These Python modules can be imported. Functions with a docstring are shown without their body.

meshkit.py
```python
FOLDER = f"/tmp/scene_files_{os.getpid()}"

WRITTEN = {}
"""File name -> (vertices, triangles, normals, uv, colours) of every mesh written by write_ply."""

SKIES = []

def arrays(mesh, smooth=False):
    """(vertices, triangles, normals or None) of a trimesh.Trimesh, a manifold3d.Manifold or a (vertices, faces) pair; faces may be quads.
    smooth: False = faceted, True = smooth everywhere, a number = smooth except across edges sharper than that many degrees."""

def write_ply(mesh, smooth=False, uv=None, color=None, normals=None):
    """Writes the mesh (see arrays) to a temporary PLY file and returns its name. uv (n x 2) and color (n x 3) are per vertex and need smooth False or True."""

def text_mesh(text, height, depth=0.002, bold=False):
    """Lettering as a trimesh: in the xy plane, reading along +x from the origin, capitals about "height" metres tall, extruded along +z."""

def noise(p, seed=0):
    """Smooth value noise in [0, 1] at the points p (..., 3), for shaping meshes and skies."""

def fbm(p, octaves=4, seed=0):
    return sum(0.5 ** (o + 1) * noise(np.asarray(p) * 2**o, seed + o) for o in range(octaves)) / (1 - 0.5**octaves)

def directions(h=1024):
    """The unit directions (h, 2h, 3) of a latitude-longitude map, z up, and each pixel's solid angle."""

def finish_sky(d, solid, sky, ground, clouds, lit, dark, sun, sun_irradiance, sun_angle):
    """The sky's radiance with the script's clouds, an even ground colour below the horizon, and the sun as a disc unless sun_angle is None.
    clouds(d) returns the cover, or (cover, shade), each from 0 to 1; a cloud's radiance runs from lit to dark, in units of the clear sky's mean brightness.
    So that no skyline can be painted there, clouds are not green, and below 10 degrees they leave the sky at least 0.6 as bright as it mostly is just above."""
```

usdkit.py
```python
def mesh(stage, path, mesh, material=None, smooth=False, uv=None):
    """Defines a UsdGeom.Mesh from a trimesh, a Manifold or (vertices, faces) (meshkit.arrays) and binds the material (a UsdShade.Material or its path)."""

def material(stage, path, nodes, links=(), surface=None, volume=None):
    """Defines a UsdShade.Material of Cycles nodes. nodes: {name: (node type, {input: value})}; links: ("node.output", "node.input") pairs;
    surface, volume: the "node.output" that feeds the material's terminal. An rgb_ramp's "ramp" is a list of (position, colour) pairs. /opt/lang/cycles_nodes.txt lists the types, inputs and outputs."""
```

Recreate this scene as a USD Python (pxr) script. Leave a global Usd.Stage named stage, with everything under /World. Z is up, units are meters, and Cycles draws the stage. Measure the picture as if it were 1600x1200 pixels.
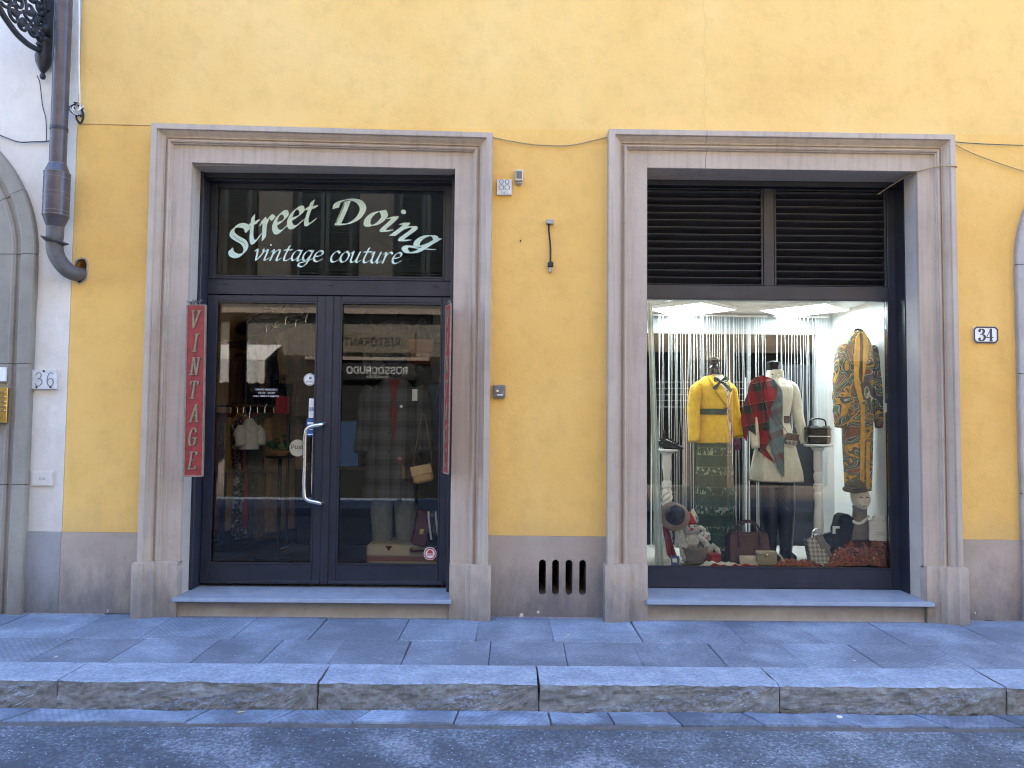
import math, random
import numpy as np
import trimesh
import usdkit, meshkit
from pxr import Usd, UsdGeom, UsdLux, UsdShade, Gf, Sdf
from shapely.geometry import Polygon, MultiPoint, Point, LineString, box as sbox
from shapely.ops import unary_union
from shapely import affinity

stage = Usd.Stage.CreateInMemory()
UsdGeom.Xform.Define(stage, '/World')
UsdGeom.Scope.Define(stage, '/World/Looks')
rng = random.Random(7)
nrng = np.random.RandomState(7)

# ------------------------------------------------------------------ camera, sky, sun, exposure
F_PX, EYE = 1155.0, np.array([0.0, -5.58, 1.47])          # focal length in pixels of a 1600 px wide picture
YAW, PITCH, ROLL = map(math.radians, (0.353, 2.727, 0.545))
EXPOSURE = 3.3
SUN_ELEV, SUN_ROT = math.radians(57), math.radians(-14)
SUN_INT, SKY_STR = 0.78, 0.15

def cam_dir(u, f, v):
    c, s = math.cos(ROLL), math.sin(ROLL); u, v = c*u - s*v, s*u + c*v
    c, s = math.cos(PITCH), math.sin(PITCH); f, v = c*f - s*v, s*f + c*v
    c, s = math.cos(YAW), math.sin(YAW); u, f = c*u + s*f, -s*u + c*f
    return np.array([u, f, v])

cam = UsdGeom.Camera.Define(stage, '/World/camera')
cam.CreateHorizontalApertureAttr(36.0); cam.CreateVerticalApertureAttr(27.0)
cam.CreateFocalLengthAttr(36.0*F_PX/1600.0); cam.CreateClippingRangeAttr((0.05, 1000.0))
cam.CreateExposureAttr(EXPOSURE)
_r, _f, _u = cam_dir(1, 0, 0), cam_dir(0, 1, 0), cam_dir(0, 0, 1)
cam.AddTransformOp().Set(Gf.Matrix4d(*_r, 0, *_u, 0, *(-_f), 0, *EYE, 1))

dome = UsdLux.DomeLight.Define(stage, '/World/sky')
sky_mat = usdkit.material(stage, '/World/Looks/sky', {
    's': ('sky_texture', {'sky_type': 'single_scattering', 'sun_disc': False, 'sun_elevation': SUN_ELEV, 'sun_rotation': SUN_ROT, 'ozone_density': 6.0, 'aerosol_density': 0.0}),
    'b': ('background_shader', {'strength': SKY_STR})}, [('s.color', 'b.color')], surface='b.background')
UsdShade.MaterialBindingAPI.Apply(dome.GetPrim()).Bind(sky_mat)
dome.GetPrim().SetCustomDataByKey('kind', 'structure')
sun = UsdLux.DistantLight.Define(stage, '/World/sun')
sun.CreateIntensityAttr(SUN_INT); sun.CreateAngleAttr(0.5); sun.CreateNormalizeAttr(True)
sun.CreateColorAttr(Gf.Vec3f(1.0, 0.91, 0.77))
_s = np.array([math.sin(SUN_ROT)*math.cos(SUN_ELEV), math.cos(SUN_ROT)*math.cos(SUN_ELEV), math.sin(SUN_ELEV)])
_x = np.cross([0, 0, 1], _s); _x /= np.linalg.norm(_x); _y = np.cross(_s, _x)
sun.AddTransformOp().Set(Gf.Matrix4d(*_x, 0, *_y, 0, *_s, 0, 0, 0, 12, 1))

def at(px, py, y):
    """Where the line of sight through a pixel of the photograph meets the plane at depth y: (x, z). Used to survey sizes."""
    d = cam_dir((px-800)/F_PX, 1.0, (600-py)/F_PX)
    t = (y - EYE[1])/d[1]
    return EYE[0] + t*d[0], EYE[2] + t*d[2]
def P3(px, py, y):
    x, z = at(px, py, y); return np.array([x, y, z])
def ground_at(px, py, z=0.0):
    d = cam_dir((px-800)/F_PX, 1.0, (600-py)/F_PX); t = (z-EYE[2])/d[2]
    return EYE + t*d

# ------------------------------------------------------------------ scene helpers
taken, LOC = {}, {'/World': np.zeros(3)}
def numbered(parent, name):
    k = (parent, name); n = taken.get(k, 0); taken[k] = n+1
    return name if n == 0 else f'{name}_{n:03d}'
def _p(parent):
    return '/World' if parent is None else (parent if isinstance(parent, str) else str(parent.GetPath()))
def tag(o, label=None, cat=None, group=None, kind=None):
    for k, v in (('label', label), ('category', cat), ('group', group), ('kind', kind)):
        if v: o.SetCustomDataByKey(k, v)
    return o
def thing(name, label=None, cat=None, loc=(0, 0, 0), group=None, kind=None, parent=None):
    base = _p(parent); path = base + '/' + numbered(base, name)
    x = UsdGeom.Xform.Define(stage, path); loc = np.array(loc, float)
    LOC[path] = loc
    off = loc - LOC[base]
    x.AddTranslateOp().Set(Gf.Vec3d(*off))
    return tag(x.GetPrim(), label, cat, group, kind)
def obj(name, mesh, m, parent=None, smooth=False, label=None, cat=None, group=None, kind=None):
    """One mesh of the scene, given in world coordinates."""
    base = _p(parent); path = base + '/' + numbered(base, name)
    if isinstance(mesh, list): mesh = join(mesh)
    if isinstance(mesh, tuple): mesh = trimesh.Trimesh(*mesh, process=False)
    mesh = mesh.copy(); off = LOC.get(base, np.zeros(3))
    LOC[path] = off.copy()
    mesh.vertices = mesh.vertices - off
    g = usdkit.mesh(stage, path, mesh, m, smooth=smooth)
    return tag(g.GetPrim(), label, cat, group, kind)
def join(ms):
    ms = [m for m in ms if m is not None and len(m.faces)]
    return trimesh.util.concatenate(ms)

def bx(x0, x1, y0, y1, z0, z1):
    m = trimesh.creation.box([abs(x1-x0), abs(y1-y0), abs(z1-z0)])
    m.apply_translation([(x0+x1)/2, (y0+y1)/2, (z0+z1)/2]); return m
def cbx(x0, x1, y0, y1, z0, z1, c=0.004):
    """box with all edges chamfered (hull of three boxes)"""
    c = min(c, .45*min(abs(x1-x0), abs(y1-y0), abs(z1-z0)))
    pts = []
    for a, b, d in ((c, 0, c), (0, c, c), (c, c, 0)):
        for X in (x0+a, x1-a):
            for Y in (y0+b, y1-b):
                for Z in (z0+d, z1-d): pts.append((X, Y, Z))
    return trimesh.convex.convex_hull(np.array(pts))
def rot(m, axis, deg, about):
    m.apply_transform(trimesh.transformations.rotation_matrix(math.radians(deg), axis, about)); return m
def ext(poly, y0, y1):
    """shapely polygon in (x, z) extruded from y0 to y1 (y0 < y1)"""
    out = []
    for g in getattr(poly, 'geoms', [poly]):
        if g.is_empty or g.area < 1e-10: continue
        m = trimesh.creation.extrude_polygon(g, y1-y0, engine='earcut')
        v = m.vertices.copy()
        m.vertices = np.stack([v[:, 0], y1 - v[:, 2], v[:, 1]], 1)
        out.append(m)
    return join(out)
def extz(poly, z0, z1):
    m = trimesh.creation.extrude_polygon(poly, z1-z0, engine='earcut'); m.apply_translation([0, 0, z0]); return m
def quad(corners, y0, y1):
    return ext(Polygon(corners), y0, y1)
def spline(pts, n=8, closed=False):
    p = np.asarray(pts, float)
    if len(p) < 3 and not closed: return np.linspace(p[0], p[-1], n+1)
    q = np.vstack([p[-1:], p, p[:2]]) if closed else np.vstack([2*p[0]-p[1], p, 2*p[-1]-p[-2]])
    out, t = [], np.linspace(0, 1, n, endpoint=False)[:, None]
    for i in range(1, len(q)-2):
        a, b, c, d = q[i-1], q[i], q[i+1], q[i+2]
        out.append(.5*(2*b + (c-a)*t + (2*a-5*b+4*c-d)*t**2 + (3*b-a-3*c+d)*t**3))
    if not closed: out.append(p[-1:])
    else: out.append(out[0][:1])
    return np.vstack(out)
def tube(pts, r, sides=8, n=0, caps=True, flat=1.0, flat_dir=None):
    p = spline(pts, n) if n else np.asarray(pts, float)
    r = np.interp(np.linspace(0, 1, len(p)), np.linspace(0, 1, len(r)), r) if np.ndim(r) else np.full(len(p), float(r))
    t = np.gradient(p, axis=0); t /= np.linalg.norm(t, axis=1, keepdims=True)+1e-12
    ref = np.array([0, 0, 1.0]) if abs(t[0][2]) < .9 else np.array([0, 1.0, 0])
    if flat_dir is not None: ref = np.asarray(flat_dir, float)
    a = np.cross(t[0], ref); a /= np.linalg.norm(a)
    A = []
    for i in range(len(p)):
        a = a - t[i]*np.dot(a, t[i]); a /= np.linalg.norm(a)+1e-12; A.append(a)
    A = np.array(A); B = np.cross(t, A)
    ang = np.arange(sides)*2*np.pi/sides
    v = p[:, None] + r[:, None, None]*(np.cos(ang)[None, :, None]*A[:, None] + flat*np.sin(ang)[None, :, None]*B[:, None])
    return gridmesh(v, caps)
def gridmesh(v, caps=True):
    """rings (n, sides, 3) -> closed skin"""
    n, s = v.shape[:2]
    i, j = np.meshgrid(np.arange(n-1), np.arange(s), indexing='ij')
    a, b, c, d = i*s+j, i*s+(j+1) % s, (i+1)*s+(j+1) % s, (i+1)*s+j
    f = np.vstack([np.stack([a, b, c], -1).reshape(-1, 3), np.stack([a, c, d], -1).reshape(-1, 3)])
    vv = v.reshape(-1, 3)
    if caps:
        c0, c1 = v[0].mean(0), v[-1].mean(0); k = len(vv)
        vv = np.vstack([vv, c0, c1]); jj = np.arange(s)
        f = np.vstack([f, np.stack([(jj+1) % s, jj, np.full(s, k)], 1), np.stack([(n-1)*s+jj, (n-1)*s+(jj+1) % s, np.full(s, k+1)], 1)])
    m = trimesh.Trimesh(vv, f, process=False)
    if m.volume < 0: m.invert()
    return m
def lathe(prof, centre=(0, 0, 0), sides=24, twist=None):
    prof = np.asarray(prof, float); ang = np.arange(sides)*2*np.pi/sides
    v = np.stack([prof[:, :1]*np.cos(ang), prof[:, :1]*np.sin(ang), np.repeat(prof[:, 1:], sides, 1)], -1)
    if twist:
        z0, z1, amp, lobes, turns = twist
        for i, (r, z) in enumerate(prof):
            if z0 < z < z1:
                k = 1+amp*np.cos(lobes*(ang - turns*2*np.pi*(z-z0)/(z1-z0)))
                v[i, :, 0] *= k; v[i, :, 1] *= k
    m = gridmesh(v); m.apply_translation(centre); return m
def ball(c, r, sub=2, scale=(1, 1, 1)):
    m = trimesh.creation.icosphere(sub, r); m.apply_scale(scale); m.apply_translation(c); return m
def rough(m, amp, freq, seed=0, size=None):
    if size: 
        v, f = trimesh.remesh.subdivide_to_size(m.vertices, m.faces, size, max_iter=12); m = trimesh.Trimesh(v, f)
    m.merge_vertices()
    n = m.vertex_normals
    d = (meshkit.fbm(m.vertices*freq, 3, seed)-.5)*2*amp
    m.vertices = m.vertices + n*d[:, None]
    return m

# lettering drawn with a broad pen: hulls of the nib along each stroke, in (x, z)
def pen(strokes, w, angle, r=.0, n=7, scale=1.0):
    nib = np.array([math.cos(math.radians(angle)), math.sin(math.radians(angle))])*w/2
    parts = []
    for st in strokes:
        p = spline(st, n) if len(st) > 2 else np.array(st, float)
        for a, b in zip(p[:-1], p[1:]):
            parts.append(MultiPoint([a-nib, a+nib, b-nib, b+nib]).convex_hull.buffer(max(r, 1e-3), 3))
    return unary_union(parts)
GLYPH = {
 'S': (1.0, [[(.98, 1.18), (.9, 1.42), (.6, 1.52), (.3, 1.4), (.2, 1.12), (.42, .86), (.7, .62), (.78, .32), (.6, .05), (.3, -.02), (.05, .14), (.02, .34)]]),
 't': (.62, [[(.34, 1.38), (.26, .9), (.18, .35), (.24, .04), (.44, .03), (.68, .24)], [(.02, .98), (.62, 1.02)]]),
 'r': (.66, [[(-.02, .8), (.12, 1.0), (.16, .7), (.1, 0)], [(.13, .52), (.34, .92), (.5, 1.02), (.66, .86)]]),
 'e': (.72, [[(.1, .46), (.4, .5), (.64, .68), (.6, .93), (.4, 1.0), (.17, .8), (.07, .42), (.18, .07), (.42, .0), (.74, .24)]]),
 'D': (1.38, [[(.42, 1.4), (.36, .8), (.24, 0)], [(-.08, 1.0), (-.02, 1.32), (.4, 1.52), (.95, 1.42), (1.27, .98), (1.16, .42), (.75, .05), (.24, .0)]]),
 'o': (.74, [[(.42, 1.0), (.16, .78), (.07, .4), (.2, .05), (.42, .03), (.62, .3), (.66, .7), (.42, 1.0)]]),
 'i': (.42, [[(-.02, .8), (.14, 1.0), (.15, .6), (.1, .14), (.2, .0), (.42, .22)], [(.24, 1.42), (.27, 1.45)]]),
 'n': (.86, [[(-.02, .8), (.12, 1.0), (.15, .65), (.08, 0)], [(.12, .48), (.36, .9), (.54, 1.0), (.63, .85), (.58, .4), (.56, .1), (.66, .0), (.86, .22)]]),
 'g': (.8, [[(.66, .9), (.42, 1.0), (.16, .78), (.07, .4), (.2, .07), (.42, .16), (.62, .55)], [(.72, 1.0), (.6, .4), (.48, -.2), (.22, -.5), (-.08, -.42), (-.08, -.16), (.25, -.08), (.95, .3)]]),
 'a': (.8, [[(.66, .9), (.42, 1.0), (.16, .78), (.07, .4), (.2, .05), (.42, .16), (.62, .55)], [(.7, 1.0), (.62, .5), (.58, .12), (.68, .0), (.86, .2)]]),
 'v': (.72, [[(-.02, .82), (.12, 1.0), (.2, .6), (.26, .0), (.52, .42), (.64, .8), (.58, 1.0)]]),
 'c': (.66, [[(.64, .82), (.44, 1.0), (.18, .8), (.07, .4), (.18, .06), (.4, .0), (.66, .2)]]),
 'u': (.86, [[(-.02, .82), (.13, 1.0), (.12, .55), (.12, .12), (.28, .0), (.48, .2), (.6, .6)], [(.66, 1.0), (.58, .45), (.56, .1), (.66, .0), (.86, .2)]]),
}
def shear(g, k): return affinity.affine_transform(g, [1, k, 0, 1, 0, 0])
def glyph(ch, w, angle, slant=.22):
    adv, st = GLYPH[ch]
    g = shear(pen(st, w, angle, r=.018), slant)
    if ch == 'i': g = unary_union([shear(pen(st[:1], w, angle, r=.018), slant), Point(.27+slant*1.42, 1.42).buffer(w*.5 if w > .2 else w*.55)])
    if ch == 'D':   # inline of the swash capitals
        g = g.difference(shear(pen([[(.30, 1.3), (.25, .75), (.14, .06)]], .03, 0, .004), slant))
    if ch == 'S':
        g = g.difference(shear(pen([[(.25, 1.05), (.46, .8), (.74, .56), (.8, .36)]], .022, 90, .003), slant))
    return adv, g
def straight_text(text, w, angle, slant, gap=.1):
    x, out = 0, []
    for ch in text:
        if ch == ' ': x += .55; continue
        adv, g = glyph(ch, w, angle, slant)
        out.append(affinity.translate(g, x, 0)); x += adv+gap*.6
    return unary_union(out), x
DIG = {'3': [[(.05, 1.2), (.3, 1.48), (.62, 1.3), (.55, .92), (.28, .8)], [(.28, .8), (.62, .72), (.74, .38), (.5, .04), (.2, .02), (.02, .25)]],
       '6': [[(.66, 1.35), (.42, 1.5), (.15, 1.2), (.05, .55), (.2, .1), (.42, .0), (.68, .2), (.7, .6), (.48, .85), (.2, .75), (.06, .45)]],
       '4': [[(.55, 0), (.55, 1.5)], [(.55, 1.5), (.0, .45)], [(.0, .42), (.85, .42)], [(.35, .02), (.75, .02)]],
       '8': [[(.36, .82), (.12, 1.05), (.16, 1.4), (.36, 1.5), (.58, 1.4), (.6, 1.05), (.36, .82), (.06, .55), (.06, .15), (.36, 0), (.66, .15), (.66, .55), (.36, .82)]],
       '1': [[(.2, 1.2), (.4, 1.5), (.4, 0)]], '7': [[(.05, 1.45), (.65, 1.45), (.25, 0)]], '0': [[(.35, 1.5), (.08, 1.1), (.08, .4), (.35, 0), (.62, .4), (.62, 1.1), (.35, 1.5)]]}
def digits(text, w, angle, r=.02, adv=.95, slant=0):
    out = []
    for k, ch in enumerate(text):
        out.append(affinity.translate(shear(pen(DIG[ch], w, angle, r), slant), k*adv, 0))
    return unary_union(out)
CAPS = {'V': [[(.0, 1.6), (.32, 0)], [(.32, 0), (.72, 1.6)], [(-.12, 1.6), (.15, 1.6)], [(.58, 1.6), (.85, 1.6)]],
        'I': [[(.3, 0), (.3, 1.6)], [(.1, 0), (.5, 0)], [(.1, 1.6), (.5, 1.6)]],
        'N': [[(.1, 0), (.1, 1.6)], [(.1, 1.6), (.68, 0)], [(.68, 0), (.68, 1.6)], [(-.05, 0), (.25, 0)], [(-.08, 1.6), (.15, 1.6)], [(.55, 1.6), (.82, 1.6)]],
        'T': [[(.38, 0), (.38, 1.6)], [(.0, 1.56), (.78, 1.56)], [(.2, 0), (.56, 0)], [(.0, 1.56), (-.03, 1.3)], [(.78, 1.56), (.8, 1.3)]],
        'A': [[(.0, 0), (.4, 1.6)], [(.4, 1.6), (.72, 0)], [(.14, .55), (.6, .55)], [(-.12, 0), (.14, 0)], [(.58, 0), (.86, 0)]],
        'G': [[(.72, 1.25), (.5, 1.6), (.2, 1.45), (.05, .8), (.18, .14), (.45, 0), (.68, .15), (.7, .7)], [(.42, .7), (.84, .7)]],
        'E': [[(.14, 0), (.14, 1.6)], [(.0, 1.57), (.68, 1.57)], [(.14, .82), (.52, .82)], [(.0, .03), (.74, .03)], [(.68, 1.57), (.7, 1.3)], [(.74, .03), (.76, .3)]]}
def put(g, x, z, s, deg=0):
    g = affinity.scale(g, s, s, origin=(0, 0)); g = affinity.rotate(g, deg, origin=(0, 0)); return affinity.translate(g, x, z)
def inter(text, h, x, z, y0, depth=.002, bold=False, centre=True, width=None, mirror=False):
    """sans lettering standing in the xz plane, facing -y; mirror turns it to face +y"""
    m = meshkit.text_mesh(text, h, depth, bold); v = m.vertices.copy()
    w = v[:, 0].max()
    if width: v[:, 0] *= width/w; w = width
    if centre: v[:, 0] -= w/2
    if mirror: m.vertices = np.stack([x - v[:, 0], y0 + v[:, 2], z + v[:, 1]], 1)
    else: m.vertices = np.stack([x + v[:, 0], y0 - v[:, 2], z + v[:, 1]], 1)
    return m

# ------------------------------------------------------------------ materials
def mat(name, nodes, links, surface='p.BSDF', volume=None):
    return usdkit.material(stage, '/World/Looks/'+name, nodes, links, surface=surface, volume=volume)
def mul(c, k): return tuple(min(1, max(0, x*k)) for x in c)
MADE = {}
def plain(name, col, rough_=.6, var=.12, scale=5, bump=.15, bscale=120, metallic=0, dist=.004, sheen=0, coat=0, spec=None):
    """principled surface with uneven tone and fine relief"""
    if name in MADE: return MADE[name]
    p = {'roughness': rough_, 'metallic': metallic}
    if sheen: p |= {'sheen_weight': sheen}
    if coat: p |= {'coat_weight': coat, 'coat_roughness': .15}
    nodes = {'g': ('geometry', {}), 'n': ('noise_texture', {'scale': scale, 'detail': 6, 'roughness': .65}),
             'r': ('rgb_ramp', {'ramp': [(.3, mul(col, 1-var)), (.5, col), (.7, mul(col, 1+var))]}),
             'p': ('principled_bsdf', p)}
    links = [('g.position', 'n.vector'), ('n.fac', 'r.fac'), ('r.color', 'p.base_color')]
    if bump:
        nodes |= {'n2': ('noise_texture', {'scale': bscale, 'detail': 4}), 'b': ('bump', {'strength': bump, 'distance': dist})}
        links += [('g.position', 'n2.vector'), ('n2.fac', 'b.height'), ('b.normal', 'p.normal')]
    MADE[name] = mat(name, nodes, links); return MADE[name]
def stucco(name, col, dark, light, base_dirt=None, crack_x=None, z_split=None, hue2=None, bump=.35, chips=0, streak=False):
    """painted plaster: broad blotches, fine sand, hairlines; splash dirt along the foot of the wall"""
    n = {'g': ('geometry', {}), 'n1': ('noise_texture', {'scale': .8, 'detail': 7, 'roughness': .62, 'distortion': .4}),
         'n2': ('noise_texture', {'scale': 5.5, 'detail': 8, 'roughness': .7}),
         'n3': ('noise_texture', {'scale': 260, 'detail': 3}), 'n4': ('noise_texture', {'scale': 18, 'detail': 6, 'roughness': .7}),
         'r1': ('rgb_ramp', {'ramp': [(.28, dark), (.48, col), (.72, light)]}),
         'r2': ('rgb_ramp', {'ramp': [(.33, (.90, .89, .87)), (.5, (1, 1, 1)), (.72, (1.04, 1.035, 1.02))]}),
         'm': ('mix', {'mix_type': 'multiply', 'fac': .8}),
         'add': ('math', {'math_type': 'multiply_add', 'value2': .25}), 'b': ('bump', {'strength': bump, 'distance': .012}),
         'p': ('principled_bsdf', {'roughness': .88})}
    l = [('g.position', 'n1.vector'), ('g.position', 'n2.vector'), ('g.position', 'n3.vector'), ('g.position', 'n4.vector'), ('n1.fac', 'r1.fac'), ('n2.fac', 'r2.fac'),
         ('r1.color', 'm.color1'), ('r2.color', 'm.color2'), ('n3.fac', 'add.value1'), ('n4.fac', 'add.value3'), ('add.value', 'b.height'), ('b.normal', 'p.normal')]
    last = 'm.color'
    n['xyz'] = ('separate_xyz', {}); l.append(('g.position', 'xyz.vector'))
    if base_dirt:
        z0, z1, dc, amt = base_dirt
        n |= {'zr': ('math', {'math_type': 'multiply_add', 'value2': -1.1/(z1-z0), 'value3': .75+1.1*z0/(z1-z0)}),
              'nm': ('mapping', {'scale': (4.5, 4.5, 2.0)}), 'nd': ('noise_texture', {'scale': 1, 'detail': 8, 'roughness': .72}), 'na': ('math', {'math_type': 'multiply_add', 'value2': 2.0, 'value3': -.5}), 'sd': ('math', {'math_type': 'add'}),
              'rd': ('map_range', {'from_min': .48, 'from_max': 1.25, 'clamp': True, 'to_max': amt}), 'md': ('mix', {'color2': dc})}
        l += [('xyz.z', 'zr.value1'), ('g.position', 'nm.vector'), ('nm.vector', 'nd.vector'), ('nd.fac', 'na.value1'), ('zr.value', 'sd.value1'), ('na.value', 'sd.value2'), ('sd.value', 'rd.value'), ('rd.result', 'md.fac'), (last, 'md.color1')]
        last = 'md.color'
    if crack_x is not None:      # hairline crack running up the plaster
        n |= {'mp': ('mapping', {'scale': (0, 0, 1)}), 'nc': ('noise_texture', {'scale': 4, 'detail': 6, 'roughness': .7}),
              'c1': ('math', {'math_type': 'multiply_add', 'value2': -.22, 'value3': 0.0}), 'c2': ('math', {'math_type': 'add'}), 'c3': ('math', {'math_type': 'subtract', 'value2': crack_x-.11}),
              'c4': ('math', {'math_type': 'absolute'}), 'c5': ('map_range', {'from_min': .0008, 'from_max': .0026, 'to_min': .32, 'to_max': 0, 'clamp': True}),
              'c6': ('math', {'math_type': 'greater_than', 'value2': 2.2+1.47}), 'c7': ('math', {'math_type': 'multiply'}), 'mc': ('mix', {'color2': mul(dark, .45)})}
        l += [('g.position', 'mp.vector'), ('mp.vector', 'nc.vector'), ('nc.fac', 'c1.value1'), ('c1.value', 'c2.value1'), ('xyz.x', 'c2.value2'), ('c2.value', 'c3.value1'), ('c3.value', 'c4.value1'),
              ('c4.value', 'c5.value'), ('xyz.z', 'c6.value1'), ('c5.result', 'c7.value1'), ('c6.value', 'c7.value2'), ('c7.value', 'mc.fac'), (last, 'mc.color1')]
        last = 'mc.color'
    if z_split is not None:      # the repainted lower field is a more saturated yellow
        n |= {'zs': ('math', {'math_type': 'less_than', 'value2': z_split}), 'mz': ('mix', {'mix_type': 'multiply', 'color2': hue2})}
        l += [('xyz.z', 'zs.value1'), ('zs.value', 'mz.fac'), (last, 'mz.color1')]
        last = 'mz.color'
    if streak:      # rain marks: narrow vertical tones
        n |= {'sm': ('mapping', {'scale': (26, 26, 1.2)}), 'sn': ('noise_texture', {'scale': 1, 'detail': 5, 'roughness': .6}), 'sr': ('rgb_ramp', {'ramp': [(.32, (.80, .79, .79)), (.5, (1, 1, 1)), (.7, (1.05, 1.05, 1.04))]}), 'ms': ('mix', {'mix_type': 'multiply', 'fac': .7})}
        l += [('g.position', 'sm.vector'), ('sm.vector', 'sn.vector'), ('sn.fac', 'sr.fac'), (last, 'ms.color1'), ('sr.color', 'ms.color2')]
        last = 'ms.color'
    if chips:       # flaked spots showing pale lime near the pavement
        n |= {'cn': ('noise_texture', {'scale': 13, 'detail': 5, 'roughness': .55}), 'cz': ('math', {'math_type': 'multiply_add', 'value2': -1.1, 'value3': .06}), 'cs': ('math', {'math_type': 'add'}), 'cg': ('math', {'math_type': 'greater_than', 'value2': .70}), 'mcp': ('mix', {'color2': (.55, .54, .52)})}
        l += [('g.position', 'cn.vector'), ('xyz.z', 'cz.value1'), ('cn.fac', 'cs.value1'), ('cz.value', 'cs.value2'), ('cs.value', 'cg.value1'), ('cg.value', 'mcp.fac'), (last, 'mcp.color1')]
        last = 'mcp.color'
    l.append((last, 'p.base_color'))
    return mat(name, n, l)

YEL = (.74, .475, .15)
m_yellow = stucco('yellow_plaster', YEL, (.69, .425, .125), (.77, .52, .19), base_dirt=(.50, .95, (.50, .35, .17), .45), crack_x=1.50, z_split=3.697, hue2=(1.0, .955, .82))
m_white = stucco('white_plaster', (.68, .64, .575), (.58, .545, .485), (.74, .70, .635), base_dirt=(.6, 2.2, (.42, .39, .34), .5))
m_plinth = stucco('grey_plinth', (.35, .285, .23), (.26, .215, .18), (.42, .35, .29), base_dirt=(.0, .60, (.11, .108, .115), .8), chips=.10)
m_stone = stucco('painted_stone', (.415, .34, .275), (.36, .292, .235), (.46, .385, .315), base_dirt=(.0, .52, (.13, .122, .122), .75), bump=.25, streak=True)
m_reveal = stucco('reveal_paint', (.46, .41, .37), (.40, .35, .31), (.50, .45, .41), bump=.2)
m_pietra = stucco('grey_sandstone', (.27, .25, .21), (.19, .175, .15), (.33, .31, .26), base_dirt=(.0, .7, (.12, .11, .10), .7), bump=.6)
m_sill = plain('slate_sill', (.255, .30, .375), .65, .15, 6, .25, 90)
m_frame = plain('dark_blue_metal', (.018, .020, .029), .38, .3, 5, .05, 300)
m_frame2 = plain('dark_louvre_metal', (.020, .020, .024), .45, .25, 6, .05, 200)
m_black = plain('black', (.012, .012, .013), .6, .2)
m_void = plain('dark_void', (.006, .006, .007), .9, .1)
m_steel = plain('brushed_steel', (.80, .80, .80), .16, .05, 4, .03, 300, metallic=1)
m_iron = plain('wrought_iron', (.022, .026, .034), .5, .3, 20, .4, 90)
m_copper = plain('brown_pipe', (.078, .068, .076), .30, .25, 9, .08, 60, metallic=.3)
m_cable = plain('cable_grey', (.10, .095, .09), .7, .2)
m_cable_y = plain('cable_painted_yellow', (.40, .29, .14), .8, .2)
m_rope = plain('white_rope', (.68, .68, .66), .8, .2)
m_marble = plain('marble', (.55, .56, .55), .45, .18, 9, .1, 80)
m_enamel = plain('white_enamel', (.72, .73, .73), .25, .05, 6, 0)
m_navy = plain('navy_enamel', (.022, .03, .06), .4, .2)
m_engr = plain('engraved_grey', (.16, .16, .165), .7, .2)
m_brass = plain('polished_brass', (.72, .50, .16), .25, .12, 12, .05, 200, metallic=1)
m_grey_box = plain('grey_plastic', (.33, .32, .30), .6, .15)
m_red_sign = plain('red_sign_paint', (.23, .021, .017), .55, .3, 14, .15, 60)
m_gold = plain('old_gold_paint', (.21, .155, .09), .5, .35, 30, .1, 90)
m_dkletter = plain('sign_letter_shadow', (.06, .035, .03), .6, .2)
m_wood_raw = plain('worn_wood_edge', (.22, .15, .11), .7, .3, 20, .2, 60)
m_vinyl = plain('mint_vinyl', (.58, .79, .72), .5, .03, 4, 0)
m_whitepaint = plain('white_paint', (.74, .75, .74), .45, .05, 6, .03, 60)
m_sticker_blue = plain('sticker_blue', (.04, .10, .30), .4, .1)
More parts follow.
